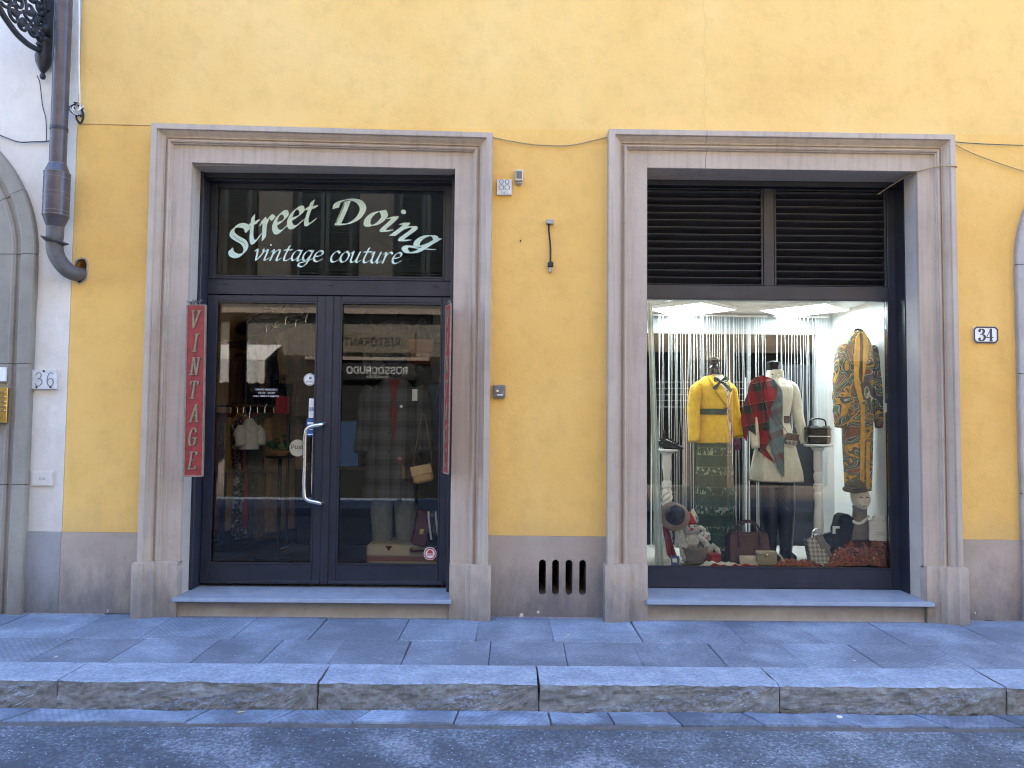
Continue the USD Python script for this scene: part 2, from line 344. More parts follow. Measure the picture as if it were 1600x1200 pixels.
m_sticker_red = plain('sticker_red', (.45, .05, .05), .4, .1)
m_paper = plain('white_paper', (.75, .76, .76), .7, .05)

def glass(name, tint=(.97, .985, .98), gloss=1.0):
    return mat(name, {'f': ('fresnel', {'IOR': 1.42}), 't': ('transparent_bsdf', {'color': tint}), 'g': ('glossy_bsdf', {'color': (gloss,)*3, 'roughness': 0.0}), 'm': ('mix_closure', {})},
               [('f.fac', 'm.fac'), ('t.BSDF', 'm.closure1'), ('g.BSDF', 'm.closure2')], surface='m.closure')
m_glass = glass('window_glass')
m_glass_dark = glass('tinted_glass', (.86, .89, .90))
def emit(name, col, s):
    return mat(name, {'e': ('emission', {'color': col, 'strength': s})}, [], surface='e.emission')
m_panel = emit('light_panel', (.86, .97, 1.0), 3.0)
m_spot = emit('spot_lens', (.93, .98, 1.0), 4.0)
m_screen = emit('screen_glow', (.10, .20, .42), .014)

def stripes_nodes(n, l, key, axis, period, ramp, phase=0.0, tilt=None):
    """constant bands across one axis: returns colour socket"""
    src = 'g.position'
    if tilt:
        n[key+'m'] = ('mapping', {'rotation': tilt}); l.append(('g.position', key+'m.vector')); src = key+'m.vector'
    n[key] = ('wave_texture', {'bands_direction': axis, 'profile': 'saw', 'scale': .31416/period, 'phase': phase})
    n[key+'r'] = ('rgb_ramp', {'ramp': ramp, 'interpolate': False})
    l += [(src, key+'.vector'), (key+'.fac', key+'r.fac')]
    return key+'r.color'
def plaid(name, hor, ver, ph=.12, pv=.12, tilt=None, rough_=.9):
    n, l = {'g': ('geometry', {}), 'm': ('mix', {'fac': .5}), 'p': ('principled_bsdf', {'roughness': rough_}),
            'w': ('noise_texture', {'scale': 900, 'detail': 2}), 'b': ('bump', {'strength': .4, 'distance': .002})}, []
    l += [('g.position', 'w.vector'), ('w.fac', 'b.height'), ('b.normal', 'p.normal')]
    a = stripes_nodes(n, l, 'h', 'z', ph, hor, tilt=tilt); b = stripes_nodes(n, l, 'v', 'x', pv, ver, tilt=tilt)
    l += [(a, 'm.color1'), (b, 'm.color2'), ('m.color', 'p.base_color')]
    return mat(name, n, l)
def cloth(name, col, var=.12, rough_=.92):
    """woven cloth: even tone, weave and soft creases"""
    if name in MADE: return MADE[name]
    n = {'g': ('geometry', {}), 'n': ('noise_texture', {'scale': 22, 'detail': 6, 'roughness': .65}), 'r': ('rgb_ramp', {'ramp': [(.3, mul(col, 1-var)), (.5, col), (.7, mul(col, 1+var))]}),
         'w': ('noise_texture', {'scale': 700, 'detail': 3}), 'b': ('bump', {'strength': .3, 'distance': .002}), 'cm': ('mapping', {'scale': (1, 1, .45)}),
         'c': ('noise_texture', {'scale': 13, 'detail': 4, 'roughness': .5, 'distortion': 1.8}), 'b2': ('bump', {'strength': .55, 'distance': .03}), 'p': ('principled_bsdf', {'roughness': rough_, 'sheen_weight': .1})}
    l = [('g.position', 'n.vector'), ('n.fac', 'r.fac'), ('r.color', 'p.base_color'), ('g.position', 'w.vector'), ('w.fac', 'b.height'), ('g.position', 'cm.vector'), ('cm.vector', 'c.vector'), ('c.fac', 'b2.height'), ('b2.normal', 'b.normal'), ('b.normal', 'p.normal')]
    MADE[name] = mat(name, n, l); return MADE[name]

# ================================================================== THE GROUND
def ground_mat(name, dark, mid, light, scale, hatch=None, speck=0.0, patch=(.42, .62), bump=.4, grain=.35):
    n = {'g': ('geometry', {}), 'n1': ('noise_texture', {'scale': scale, 'detail': 8, 'roughness': .65, 'distortion': .3}), 'n2': ('noise_texture', {'scale': 45, 'detail': 5, 'roughness': .7}),
         'n3': ('noise_texture', {'scale': 300, 'detail': 3}),
         'mx': ('math', {'math_type': 'multiply_add', 'value2': grain}), 'r': ('rgb_ramp', {'ramp': [(patch[0], dark), ((patch[0]+patch[1])/2+.05, mid), (patch[1]+.12, light)]}),
         'b': ('bump', {'strength': bump, 'distance': .006}), 'ba': ('math', {'math_type': 'multiply_add', 'value2': .5}), 'p': ('principled_bsdf', {'roughness': .78})}
    l = [('g.position', 'n1.vector'), ('g.position', 'n2.vector'), ('g.position', 'n3.vector'), ('n2.fac', 'mx.value1'), ('n1.fac', 'mx.value3'), ('mx.value', 'sub.value1'), ('sub.value', 'r.fac'),
         ('n3.fac', 'ba.value1'), ('n2.fac', 'ba.value3'), ('b.normal', 'p.normal')]
    n['sub'] = ('math', {'math_type': 'subtract', 'value2': grain/2})
    h = 'ba.value'; col = 'r.color'
    if hatch is not None:
        n |= {'mp': ('mapping', {'rotation': (0, 0, math.radians(hatch))}), 'w': ('wave_texture', {'bands_direction': 'x', 'scale': .31416/.030, 'distortion': 1.2, 'detail': 2, 'detail_scale': 3}),
              'wm': ('math', {'math_type': 'multiply_add', 'value2': .55}), 'oi': ('object_info', {}), 'om': ('map_range', {'to_min': .76, 'to_max': 1.18}), 'oc': ('combine_color', {}), 'mo': ('mix', {'mix_type': 'multiply', 'fac': 1.0}),
              'wr': ('map_range', {'from_min': 0, 'from_max': .45, 'to_min': .25, 'to_max': 0, 'clamp': True}), 'wc': ('mix', {'color2': mul(dark, .6)})}
        l += [('g.position', 'mp.vector'), ('mp.vector', 'w.vector'), ('w.fac', 'wm.value1'), (h, 'wm.value3'), ('oi.random', 'om.value'), ('om.result', 'oc.r'), ('om.result', 'oc.g'), ('om.result', 'oc.b'),
              (col, 'mo.color1'), ('oc.color', 'mo.color2'), ('w.fac', 'wr.value'), ('wr.result', 'wc.fac'), ('mo.color', 'wc.color1')]
        h = 'wm.value'; col = 'wc.color'
    if speck:
        n |= {'v': ('voronoi_texture', {'scale': 48}), 'vs': ('map_range', {'from_min': .16, 'from_max': .26, 'to_min': 1, 'to_max': 0, 'clamp': True}),
              'vn': ('white_noise_texture', {}), 'vg': ('math', {'math_type': 'greater_than', 'value2': 1-speck}), 'vm': ('math', {'math_type': 'multiply'}), 'mv': ('mix', {'color2': mul(light, 1.5)})}
        l += [('g.position', 'v.vector'), ('v.distance', 'vs.value'), ('v.position', 'vn.vector'), ('vn.value', 'vg.value1'), ('vs.result', 'vm.value1'), ('vg.value', 'vm.value2'), ('vm.value', 'mv.fac'), (col, 'mv.color1')]
        col = 'mv.color'
    l += [(col, 'p.base_color'), (h, 'b.height')]
    return mat(name, n, l)

m_paving = [ground_mat(f'paving_slate_sky_tint_{"abc"[k]}', (.145, .18, .24), (.215, .27, .36), (.36, .43, .54), 1.4, speck=.018, hatch=a, patch=(.40, .60), grain=.5) for k, a in enumerate((42, -40, 55))]  # blue skylight is mixed into these slab colours; bare stone is greyer
m_kerb_top = ground_mat('kerb_granite_sky_tint', (.21, .27, .37), (.30, .375, .50), (.43, .51, .64), 6, patch=(.30, .68), bump=.8, grain=1.3)  # kerb top: sky blue put into the colour, the face stays grey
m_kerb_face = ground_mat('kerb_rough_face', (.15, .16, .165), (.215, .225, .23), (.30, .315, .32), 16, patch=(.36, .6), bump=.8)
m_gutter = [ground_mat(f'gutter_stone_{"abc"[k]}', mul((.12, .155, .22), t), mul((.21, .275, .39), t), mul((.33, .41, .54), t), 3, hatch=a) for k, (a, t) in enumerate(((30, 1), (-35, .85), (80, 1.15)))]  # gutter stones carry the same painted-in sky blue
m_asphalt = ground_mat('asphalt_sky_tint', (.06, .08, .112), (.115, .148, .20), (.27, .335, .43), 2.0, speck=.2, patch=(.42, .58), bump=1.0, grain=.85)  # blue of the skylight put into the road colour
m_joint = plain('joint_dirt', (.11, .11, .112), .95, .3, 12, .4, 60)

obj('ground', bx(-60, 60, -60, 40, -.9, -.34), plain('earth', (.12, .11, .10), .95), kind='structure')
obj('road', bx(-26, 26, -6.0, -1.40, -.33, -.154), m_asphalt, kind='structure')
pav = thing('pavement', kind='structure')
obj('bedding', bx(-26, 26, -1.10, .0, -.12, -.014), m_joint, pav)
x = -6.4
edges_front, edges_back = [], []
for lst, start, ws in ((edges_back, -6.4, (.50, .72)), (edges_front, -6.6, (.40, .58))):
    x = start
    while x < 6.6:
        w = rng.uniform(*ws); lst.append((x, x+w)); x += w
for row, lst in (((-.601, -.004), edges_back), ((-1.088, -.605), edges_front)):
    for a, b in lst:
        sk = rng.uniform(-.02, .02)
        m = cbx(a+.0018, b-.0018, row[0], row[1], -.10, rng.uniform(-.003, .0), .004)
        v = m.vertices.copy(); v[:, 0] += sk*(v[:, 1]-row[0]); m.vertices = v
        rot(m, [1, .3, 0], rng.uniform(-.25, .25), [(a+b)/2, sum(row)/2, 0])
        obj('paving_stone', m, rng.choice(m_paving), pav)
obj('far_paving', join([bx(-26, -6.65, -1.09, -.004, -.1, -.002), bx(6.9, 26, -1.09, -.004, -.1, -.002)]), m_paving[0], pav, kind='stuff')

kerb = thing('kerb', kind='structure')
def kerb_stone(x0, x1, sd, scallop):
    r = np.random.RandomState(sd); n = 46
    xs = np.linspace(x0, x1, n)
    low = -.19 + np.zeros(n)
    if scallop:
        low = -.143 + .022*np.abs(np.sin((xs-x0)*math.pi/.135))**.5*-1 + r.uniform(-.003, .003, n)
    poly = Polygon([(x0+r.uniform(.001, .005), 0.002), (x1-r.uniform(.001, .005), 0.002)] + [(a, b) for a, b in zip(xs[::-1], low[::-1])])
    m = ext(poly, -1.398, -1.094)
    v, f = trimesh.remesh.subdivide_to_size(m.vertices, m.faces, .028, max_iter=14)
    m = trimesh.Trimesh(v, f); m.merge_vertices()
    v = m.vertices.copy()
    nz = meshkit.fbm(v*[9, 9, 9], 3, sd)-.5; fine = meshkit.fbm(v*38, 3, sd+5)-.5
    face = np.clip((-1.39 - v[:, 1])/.006, 0, 1)
    v[:, 1] += face*(nz*.030 + fine*.015)
    top = np.clip((v[:, 2]+.004)/.004, 0, 1)
    v[:, 2] += top*((nz*.006)+fine*.004 - .006*np.clip((-1.375-v[:, 1])/.022, 0, 1))
    end = (np.clip((v[:, 0]-x1+.02)/.02, 0, 1)-np.clip((x0+.02-v[:, 0])/.02, 0, 1))
    v[:, 0] += end*(nz*.014-.0015) + .05*(v[:, 1]+1.25)*0.25*np.sin(sd)
    m.vertices = v
    fn = m.face_normals
    t = fn[:, 2] > .55
    st = thing('kerb_stone', parent=kerb, loc=((x0+x1)/2, -1.25, 0))
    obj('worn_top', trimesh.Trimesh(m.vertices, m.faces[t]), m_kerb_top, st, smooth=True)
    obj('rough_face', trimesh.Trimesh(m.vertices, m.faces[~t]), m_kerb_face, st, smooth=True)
kx = [-5.6, -4.1, -2.475, -1.035, .19, 1.53, 2.80, 4.2, 5.8]
for k in range(len(kx)-1): kerb_stone(kx[k], kx[k+1], 20+k, k >= 4)
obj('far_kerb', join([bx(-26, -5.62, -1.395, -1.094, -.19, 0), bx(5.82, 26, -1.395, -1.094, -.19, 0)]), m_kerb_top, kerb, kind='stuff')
obj('joint_filling', bx(-5.7, 5.9, -1.37, -1.10, -.19, -.025), m_black, kerb)

gut = thing('gutter', kind='structure')
obj('bedding', bx(-26, 26, -1.62, -1.38, -.2, -.1535), m_joint, gut)
jx = [-5.5]
while jx[-1] < 5.6: jx.append(jx[-1]+rng.uniform(.30, .52))
jsk = [.085*math.tanh((a-.2)/.9)+rng.uniform(-.025, .025) for a in jx]
for k in range(len(jx)-1):
    x, x2, g = jx[k], jx[k+1], rng.uniform(.004, .008)
    P = [(x+g, -1.402-rng.uniform(0, .012)), (x2-g, -1.402-rng.uniform(0, .012)), (x2-g+jsk[k+1], -1.565-rng.uniform(0, .02)), (x+g+jsk[k], -1.568-rng.uniform(0, .02))]
    if rng.random() < .4: P.insert(1, (x+(x2-x)*.6, -1.42-rng.uniform(.0, .02)))
    pg = Polygon(P).buffer(0).buffer(-.006).buffer(.006)
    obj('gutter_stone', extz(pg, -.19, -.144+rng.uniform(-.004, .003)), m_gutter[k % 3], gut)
fx = np.arange(-3.6, 4.2, .035)
obj('mortar_fillet', extz(Polygon([(a, .01) for a in fx] + [(a, -.008-.045*max(0, meshkit.fbm(np.array([[a*2.2, 7., 1.]]), 4, 9)[0]-.32)) for a in fx[::-1]]), -.03, .004), plain('mortar_grey', (.24, .245, .26), .95, .3, 25, .5, 60), pav)
# opposite pavement
opp = thing('opposite_pavement', kind='structure')
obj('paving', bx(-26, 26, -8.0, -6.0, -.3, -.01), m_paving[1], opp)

# ================================================================== THE BUILDINGS
TOP, BACK = 10.6, 9.0
def arch_poly(cx, r, zs, z0):
    a = np.linspace(0, math.pi, 33)
    return Polygon([(cx+r, z0)] + [(cx+r*math.cos(t), zs+r*math.sin(t)) for t in a] + [(cx-r, z0)])
PORT_R, PORT_Z = 1.14, 2.68
PL, PR_ = -3.565-PORT_R, 3.86+PORT_R
slots = [sbox(x0, .165, x0+.052, .425).buffer(.0) for x0 in (.249, .347, .447, .549)]
slots = [unary_union([sbox(s.bounds[0], s.bounds[1]+.02, s.bounds[2], s.bounds[3]-.02), Point((s.bounds[0]+s.bounds[2])/2, s.bounds[1]+.026).buffer(.026), Point((s.bounds[0]+s.bounds[2])/2, s.bounds[3]-.026).buffer(.026)]) for s in slots]
DOOR_O, WIN_O = sbox(-2.42, .0, -.41, 3.40), sbox(1.045, .0, 3.12, 3.405)
hole = Polygon([(-3.29, 2.60), (-3.275, 2.64), (-3.24, 2.655), (-3.215, 2.65), (-3.2, 2.62), (-3.198, 2.585), (-3.2, 2.54), (-3.21, 2.50), (-3.25, 2.47), (-3.29, 2.5), (-3.295, 2.55)])

yb = thing('yellow_building', 'yellow plastered shop building with two stone framed openings at street level', 'building', (0, 0, 0))
wall = sbox(-3.31, .6, 9.0, TOP).difference(unary_union([DOOR_O, WIN_O, arch_poly(PR_, PORT_R-.02, PORT_Z, 0), hole]))
obj('wall', ext(wall, 0, .42), m_yellow, yb)
pl = sbox(-3.31, -.1, 9.0, .599).difference(unary_union([DOOR_O, WIN_O, arch_poly(PR_, PORT_R-.02, PORT_Z, -.2)] + slots))
obj('plinth', ext(pl, -.008, .42), m_plinth, yb, label='grey painted band along the foot of the yellow wall')
obj('wall_joint', ext(Polygon([(-3.305, 3.695), (-2.72, 3.688), (-2.72, 3.692), (-3.305, 3.701)]), -.004, .002), m_cable_y, yb)
obj('cellar_void', bx(.2, .65, .42, .9, .1, .5), m_void, yb)
obj('drain_void', bx(-3.3, -3.19, .3, .42, 2.46, 2.66), m_void, yb)
obj('side_wall', join([bx(-3.31, -3.1, .42, BACK, -.1, TOP), bx(8.8, 9.0, .42, BACK, -.1, TOP), bx(-3.1, 8.8, BACK-.2, BACK, -.1, TOP)]), m_yellow, yb)
obj('upper_floor', bx(-3.1, 8.8, .42, BACK-.2, 3.62, 3.8), m_whitepaint, yb)
obj('roof', bx(-3.31, 9.0, -.75, BACK, TOP, TOP+.18), plain('roof_tile', (.32, .17, .11), .9, .3, 8, .5, 30), yb)

# moulded stone surrounds
PROF = [(0, .0), (0, -.098), (.012, -.104), (.15, -.104), (.165, -.098), (.17, -.088), (.20, -.083), (.24, -.073), (.28, -.062), (.31, -.057), (.335, -.057), (.345, -.048), (.365, -.044),
        (.385, -.047), (.395, -.062), (.43, -.069), (.465, -.063), (.475, -.052), (.50, -.051), (.515, -.036), (.99, -.034), (1.0, -.030), (1.0, .0)]
def surround(o, i, zb, name, splits=()):
    """o, i: (xL, xR, z at left, z at right) of the outer and inner outline"""
    s = thing(name, parent=yb, loc=((o[0]+o[1])/2, 0, 0))
    cr = lambda t: [a+(b-a)*t for a, b in zip(o, i)]
    def strip(ptsA, ptsB):
        A, B = np.array(ptsA), np.array(ptsB); n = len(A)
        j = np.arange(n); k = (j+1) % n
        f = np.vstack([np.stack([j, k, n+k], 1), np.stack([j, n+k, n+j], 1)])
        pg = [(p[0], p[1]) for p in PROF]; tv, tf = trimesh.creation.triangulate_polygon(Polygon(pg), engine='earcut')
        m = trimesh.Trimesh(np.vstack([A, B]), np.vstack([f, tf, tf[:, ::-1]+n]), process=False)
        m.merge_vertices(); trimesh.repair.fix_normals(m); return m
    L = lambda t, y: (cr(t)[0], y); R = lambda t, y: (cr(t)[1], y)
    obj('jamb', strip([(cr(t)[0], y, zb) for t, y in PROF], [(cr(t)[0], y, cr(t)[2]) for t, y in PROF]), m_stone, s, smooth=22)
    obj('jamb', strip([(cr(t)[1], y, zb) for t, y in PROF], [(cr(t)[1], y, cr(t)[3]) for t, y in PROF]), m_stone, s, smooth=22)
    cuts = [0, *splits, 1]
    for a, b in zip(cuts[:-1], cuts[1:]):
        def end(t, y, k, gap):
            c = cr(t)
            if k in (0, 1): return (c[k], y, c[2+k])
            X = o[0]+(o[1]-o[0])*k + gap + .006*math.sin(9*t+3); u = (X-c[0])/(c[1]-c[0]); return (X, y, c[2]+(c[3]-c[2])*u)
        obj('lintel', strip([end(t, y, a, .0015) for t, y in PROF], [end(t, y, b, -.0015) for t, y in PROF]), m_stone, s, smooth=22)
    w = i[0]-o[0]
    for sg, xo, xi in ((1, o[0], i[0]), (-1, o[1], i[1])):
        P = [(xo-sg*.022, .02), (xo-sg*.022, -.128), (xo+sg*.05, -.13), (xo+sg*.06, -.118), (xo+sg*.125, -.112), (xo+sg*.132, -.095), (xo+sg*.16, -.092), (xo+sg*.168, -.074), (xi+sg*.0, -.070), (xi, .02)]
        base = extz(Polygon(P).buffer(-.003).buffer(.003), -.1, zb+.01)
        capm = extz(Polygon(P).buffer(-.008), zb+.01, zb+.016)
        obj('base_block', [base, capm], m_stone, s)
    return s
s1 = surround((-2.70, -.13, 3.672, 3.630), (-2.415, -.415, 3.394, 3.368), .385, 'door_surround')
s2 = surround((.748, 3.372, 3.669, 3.657), (1.05, 3.117, 3.395, 3.391), .395, 'window_surround', splits=(.285,))
for s, a, b, zt in ((s1, -2.42, -.41, 3.381), (s2, 1.045, 3.12, 3.393)):
    obj('reveal', bx(a-.12, a+.002, .002, .16, .1, zt+.2), m_reveal, s); obj('reveal', bx(b-.002, b+.12, .002, .16, .1, zt+.2), m_reveal, s)
    obj('soffit', bx(a-.05, b+.05, .001, .3, zt+.003, zt+.22), m_stone, s)
sl1 = obj('threshold', [cbx(-2.43, -.395, -.105, .40, .115, .145, .004)], m_sill, yb)
sl2 = obj('window_sill', [cbx(1.035, 3.155, -.105, .40, .122, .155, .004)], m_sill, yb)
for _a, _b, _t in ((-2.42, -.405, .114), (1.05, 3.11, .121)): obj('step_riser', bx(_a, _b, -.045, .40, -.1, _t), MADE.get('riser') or MADE.setdefault('riser', stucco('riser_plaster', (.25, .22, .195), (.17, .15, .135), (.31, .28, .25), base_dirt=(-.02, .10, (.46, .45, .43), .5))), yb)

# stone portals, half arches at both edges of the picture
def portal(parent, cx, mt, inner=.42):
    pr = thing('arched_portal', parent=parent, loc=(cx, 0, 0))
    prof = [(0, .02), (0, -.035), (.01, -.042), (.10, -.042), (.112, -.034), (.118, -.02), (.15, -.012), (.155, -.026), (.175, -.03), (.19, -.022), (inner-.02, -.02), (inner, -.012), (inner, .3)]
    def piece(path):   # path: list of (origin, direction) : outline point for offset t = origin + t*dir
        v = np.array([[(o[0]+t*d[0], y, o[1]+t*d[1]) for t, y in prof] for o, d in path])
        return gridmesh(v)
    zc = [-.1, .95, 1.85, PORT_Z]
    for sg in (-1, 1):
        for z0, z1 in zip(zc[:-1], zc[1:]):
            m = piece([((cx+sg*PORT_R, z0+.002), (-sg, 0)), ((cx+sg*PORT_R, z1-.002), (-sg, 0))])
            obj('jamb_stone', rough(m, .006, 5, int(z0*10)+3, .08), mt, pr)
    n = 7
    for k in range(n):
        a0, a1 = math.pi*k/n+.002, math.pi*(k+1)/n-.002
        m = piece([((cx+PORT_R*math.cos(t), PORT_Z+PORT_R*math.sin(t)), (-math.cos(t), -math.sin(t))) for t in np.linspace(a0, a1, 9)])
        obj('arch_stone', rough(m, .004, 5, k, .08), mt, pr)
    obj('portal_door', ext(arch_poly(cx, PORT_R-inner+.01, PORT_Z, -.02), .22, .28), plain('old_green_door', (.05, .06, .05), .5, .3, 4, .2, 40), pr)
    return pr
wb = thing('white_building', 'white plastered neighbouring house with sandstone arched doorway', 'building', (-3.31, 0, 0))
ww = sbox(-25, .6, -3.313, TOP-.5).difference(arch_poly(PL, PORT_R-.02, PORT_Z, 0))
obj('wall', ext(ww, .001, .42), m_white, wb)
obj('plinth', ext(sbox(-25, -.1, -3.313, .598).difference(arch_poly(PL, PORT_R-.02, PORT_Z, -.2)), -.006, .42), stucco('blue_grey_plinth', (.24, .245, .25), (.16, .165, .17), (.32, .32, .32), base_dirt=(.0, .5, (.10, .10, .10), .85)), wb)
obj('roof', bx(-25, -3.32, -.7, BACK, TOP-.5, TOP-.3), MADE['roof_tile'], wb)
obj('side_wall', bx(-25, -3.32, BACK-.2, BACK, -.1, TOP-.5), m_white, wb)
portal(wb, PL, m_pietra)
portal(yb, PR_, plain('smooth_grey_stone', (.36, .34, .32), .85, .15, 4, .3, 80))
rb = thing('further_building', 'pale ochre house further along the street', 'building', (9.02, 0, 0))
obj('wall', bx(9.02, 25, .0, .42, -.1, TOP-.8), stucco('ochre_plaster', (.62, .47, .28), (.55, .41, .24), (.68, .53, .33)), rb)
obj('roof', bx(9.02, 25, -.7, BACK, TOP-.8, TOP-.6), MADE['roof_tile'], rb)

# ------------------------------------------------------------------ shop door
def frame_rect(x0, x1, z0, z1, l, r, b, t, y0, y1, c=.004):
    return [cbx(x0, x0+l, y0, y1, z0, z1, c), cbx(x1-r, x1, y0, y1, z0, z1, c), cbx(x0+l, x1-r, y0+.001, y1-.001, z0, z0+b, c), cbx(x0+l, x1-r, y0+.001, y1-.001, z1-t, z1, c)]
def bead(x0, x1, z0, z1, y, w=.012):
    return [bx(x0, x0+w, y-.006, y+.01, z0, z1), bx(x1-w, x1, y-.006, y+.01, z0, z1), bx(x0+w, x1-w, y-.0055, y+.01, z0, z0+w), bx(x0+w, x1-w, y-.0055, y+.01, z1-w, z1)]
dp = thing('shop_door', parent=yb, loc=(-1.42, .28, .145), label='double glass door in a dark blue metal frame')
obj('outer_frame', [cbx(-2.425, -2.392, .14, .36, .145, 3.40), cbx(-.452, -.40, .14, .36, .145, 3.40), bx(-2.392, -.452, .20, .36, 3.335, 3.42), bx(-2.392, -.452, .16, .24, 3.345, 3.40),
                    cbx(-2.392, -.452, .272, .36, 2.442, 2.562, .003)], m_frame, dp)
for x0 in (-2.27, -1.43, -.60): obj('weep_slot', cbx(x0, x0+.035, .268, .28, 2.515, 2.53, .003), m_black, dp)
def leaf(x0, x1, gx0, gx1):
    lf = thing('door_leaf', parent=yb, loc=(x0, .29, .165))
    obj('frame', frame_rect(x0, x1, .168, 2.437, gx0-x0, x1-gx1, .152, .05, .275, .335) + bead(gx0, gx1, .32, 2.387, .28) + [cbx(x0+.03, x1-.03, .262, .276, .170, .196, .004)], m_frame, lf)
    obj('glass_pane', bx(gx0+.002, gx1-.002, .300, .306, .322, 2.385), m_glass, lf)
    return lf
lfa = leaf(-2.389, -1.421, -2.321, -1.517)
lfb = leaf(-1.417, -.455, -1.330, -.527)
obj('meeting_stile', cbx(-1.449, -1.389, .262, .276, .17, 2.435, .004), m_frame, dp)
# pull handle: outside bow and the matching one inside
for yy, xx in ((.20, -1.495), (.40, -1.485)):
    hz0, hz1 = .80, 1.42
    sgn = -1 if yy < .3 else 1
    pts = [(xx+.06, .29, hz0), (xx+.058, yy+.03, hz0), (xx+.03, yy, hz0+.01), (xx-.05, yy-.0, hz0+.03), (xx-.075, yy, hz0+.09), (xx-.075, yy, (hz0+hz1)/2), (xx-.075, yy, hz1-.09), (xx-.05, yy, hz1-.03), (xx+.03, yy, hz1-.01), (xx+.058, yy+.03, hz1), (xx+.06, .29, hz1)]
    obj('handle', tube(pts, .0165, 12, 6), m_steel, lfa, smooth=40)
tw = thing('transom_window', parent=yb, loc=(-1.42, .29, 2.56))
obj('frame', frame_rect(-2.391, -.453, 2.565, 3.345, .045, .062, .022, .035, .278, .345) + bead(-2.346, -.515, 2.587, 3.31, .284), m_frame, tw)
obj('glass_pane', bx(-2.344, -.517, .302, .308, 2.589, 3.308), m_glass_dark, tw)
# --- arched lettering "Street Doing" and the line below, vinyl on the glass
yl = .2995
ppm = 1/((at(2000, 300, yl)[0]-at(1000, 300, yl)[0])/1000)
def zpx(u, v):   # a spot on the enlarged crop (300,240)-(740,480), 3.636 times enlarged
    return at(300+u/3.636, 240+v/3.636, yl)
unit = (zpx(1000, 400)[0]-zpx(0, 400)[0])/1000   # metres per crop pixel
big = [('S', 222, 585, 112, 10, 15), ('t', 322, 515, 102, 22, 12), ('r', 398, 487, 106, 20, 10), ('e', 458, 455, 102, 17, 8), ('e', 540, 425, 102, 13, 6), ('t', 628, 407, 94, 8, 4),
       ('D', 800, 402, 95, 0, 0), ('o', 968, 400, 104, -14, 2), ('i', 1068, 434, 104, -22, 2), ('n', 1130, 462, 104, -28, 2), ('g', 1250, 516, 102, -28, 2)]
wid = {'S': 1.02, 't': 1.0, 'r': 1.0, 'e': 1.12, 'D': 1.22, 'o': 1.2, 'i': 1.1, 'n': 1.05, 'g': 1.1}
gl = []
for ch, u, v, s, deg, sl in big:
    adv, g = glyph(ch, .25 if ch not in 'SD' else .28, 35 if ch != 'D' else 15, .32 if ch not in 'SD' else (.2 if ch == 'D' else .02))
    g = affinity.scale(g, wid[ch], 1, origin=(0, 0))
    X, Z = zpx(u, v); gl.append(put(g, X, Z, s*unit, deg))
g1 = unary_union(gl)
obj('lettering', ext(g1, yl, yl+.002), m_vinyl, tw, label='pale mint arched lettering reading Street Doing')
g2, wl = straight_text('vintage couture', .135, 40, .22, .12)
X, Z = zpx(345, 604); X1 = zpx(1186, 616)[0]
k = (X1-X)/wl
g2 = put(affinity.scale(g2, 1, .86, origin=(0, 0)), X, Z, k, -.8)
obj('lettering', ext(g2, yl, yl+.002), m_vinyl, tw, label='pale lettering reading vintage couture')

# --- stickers on the door glass
yg = .2975
def disc(x, z, r, y0=yg, y1=yg+.002): return ext(Point(x, z).buffer(r, 16), y0, y1)
x, z = at(484, 593, yg); st = thing('round_sticker', parent=yb, loc=(x, yg, z))
obj('sticker_face', disc(x, z, .048), m_paper, st); obj('sticker_print', ext(unary_union([Point(x, z).buffer(.043).difference(Point(x, z).buffer(.040)), sbox(x-.03, z-.015, x+.03, z-.011), sbox(x-.03, z-.022, x+.02, z-.019), Point(x+.005, z+.012).buffer(.011)]), yg-.0015, yg), m_engr, st)
x, z = at(486, 660, yg); st = thing('card_notice', parent=yb, loc=(x, yg, z))
obj('notice_face', bx(x-.035, x+.035, yg, yg+.002, z-.11, z+.03), m_sticker_blue, st); obj('notice_face', bx(x-.02, x+.034, yg, yg+.002, z+.035, z+.19), m_paper, st)
for q in (bx(x-.028, x+.02, yg-.001, yg, z-.015, z+.002), bx(x-.01, x+.015, yg-.001, yg, z-.06, z-.052), bx(x-.028, x+.026, yg-.001, yg, z-.10, z-.09)): obj('notice_print', q, m_paper, st)
for q in range(4): obj('notice_print', bx(x-.015+.01*q, x-.015+.01*q+.006, yg-.001, yg, z+.09, z+.12), m_sticker_blue, st)
x, z = at(465, 700, yg+.012); st = thing('push_sign', parent=yb, loc=(x, yg, z))
obj('sign_disc', disc(x, z, .066, .310, .312), m_paper, st); 
obj('sign_lettering', inter('Push', .034, x, z-.008, .3095, .0015), m_black, st)
x, z = at(672, 865, yg); st = thing('round_sticker', parent=yb, loc=(x, yg, z))
obj('sticker_face', disc(x, z, .05), m_paper, st)
obj('sticker_print', ext(unary_union([Point(x, z).buffer(.045).difference(Point(x, z).buffer(.036)), Point(x, z+.006).buffer(.022).intersection(sbox(x-.03, z, x+.03, z+.04)), sbox(x-.026, z-.014, x+.026, z-.006)]), yg-.0015, yg), m_sticker_red, st)
x, z = at(416, 614, yg)
st = thing('opening_hours', parent=yb, loc=(x, yg, z))
for k, (t, w) in enumerate((('ORARI NEGOZIO', .175), ('10.30   19.30', .13), ('DAL LUNEDI A SABATO', .2))): obj('lettering', inter(t, .014, x, z+.02-k*.026, yg+.001, .0015, width=w), m_paper, st)

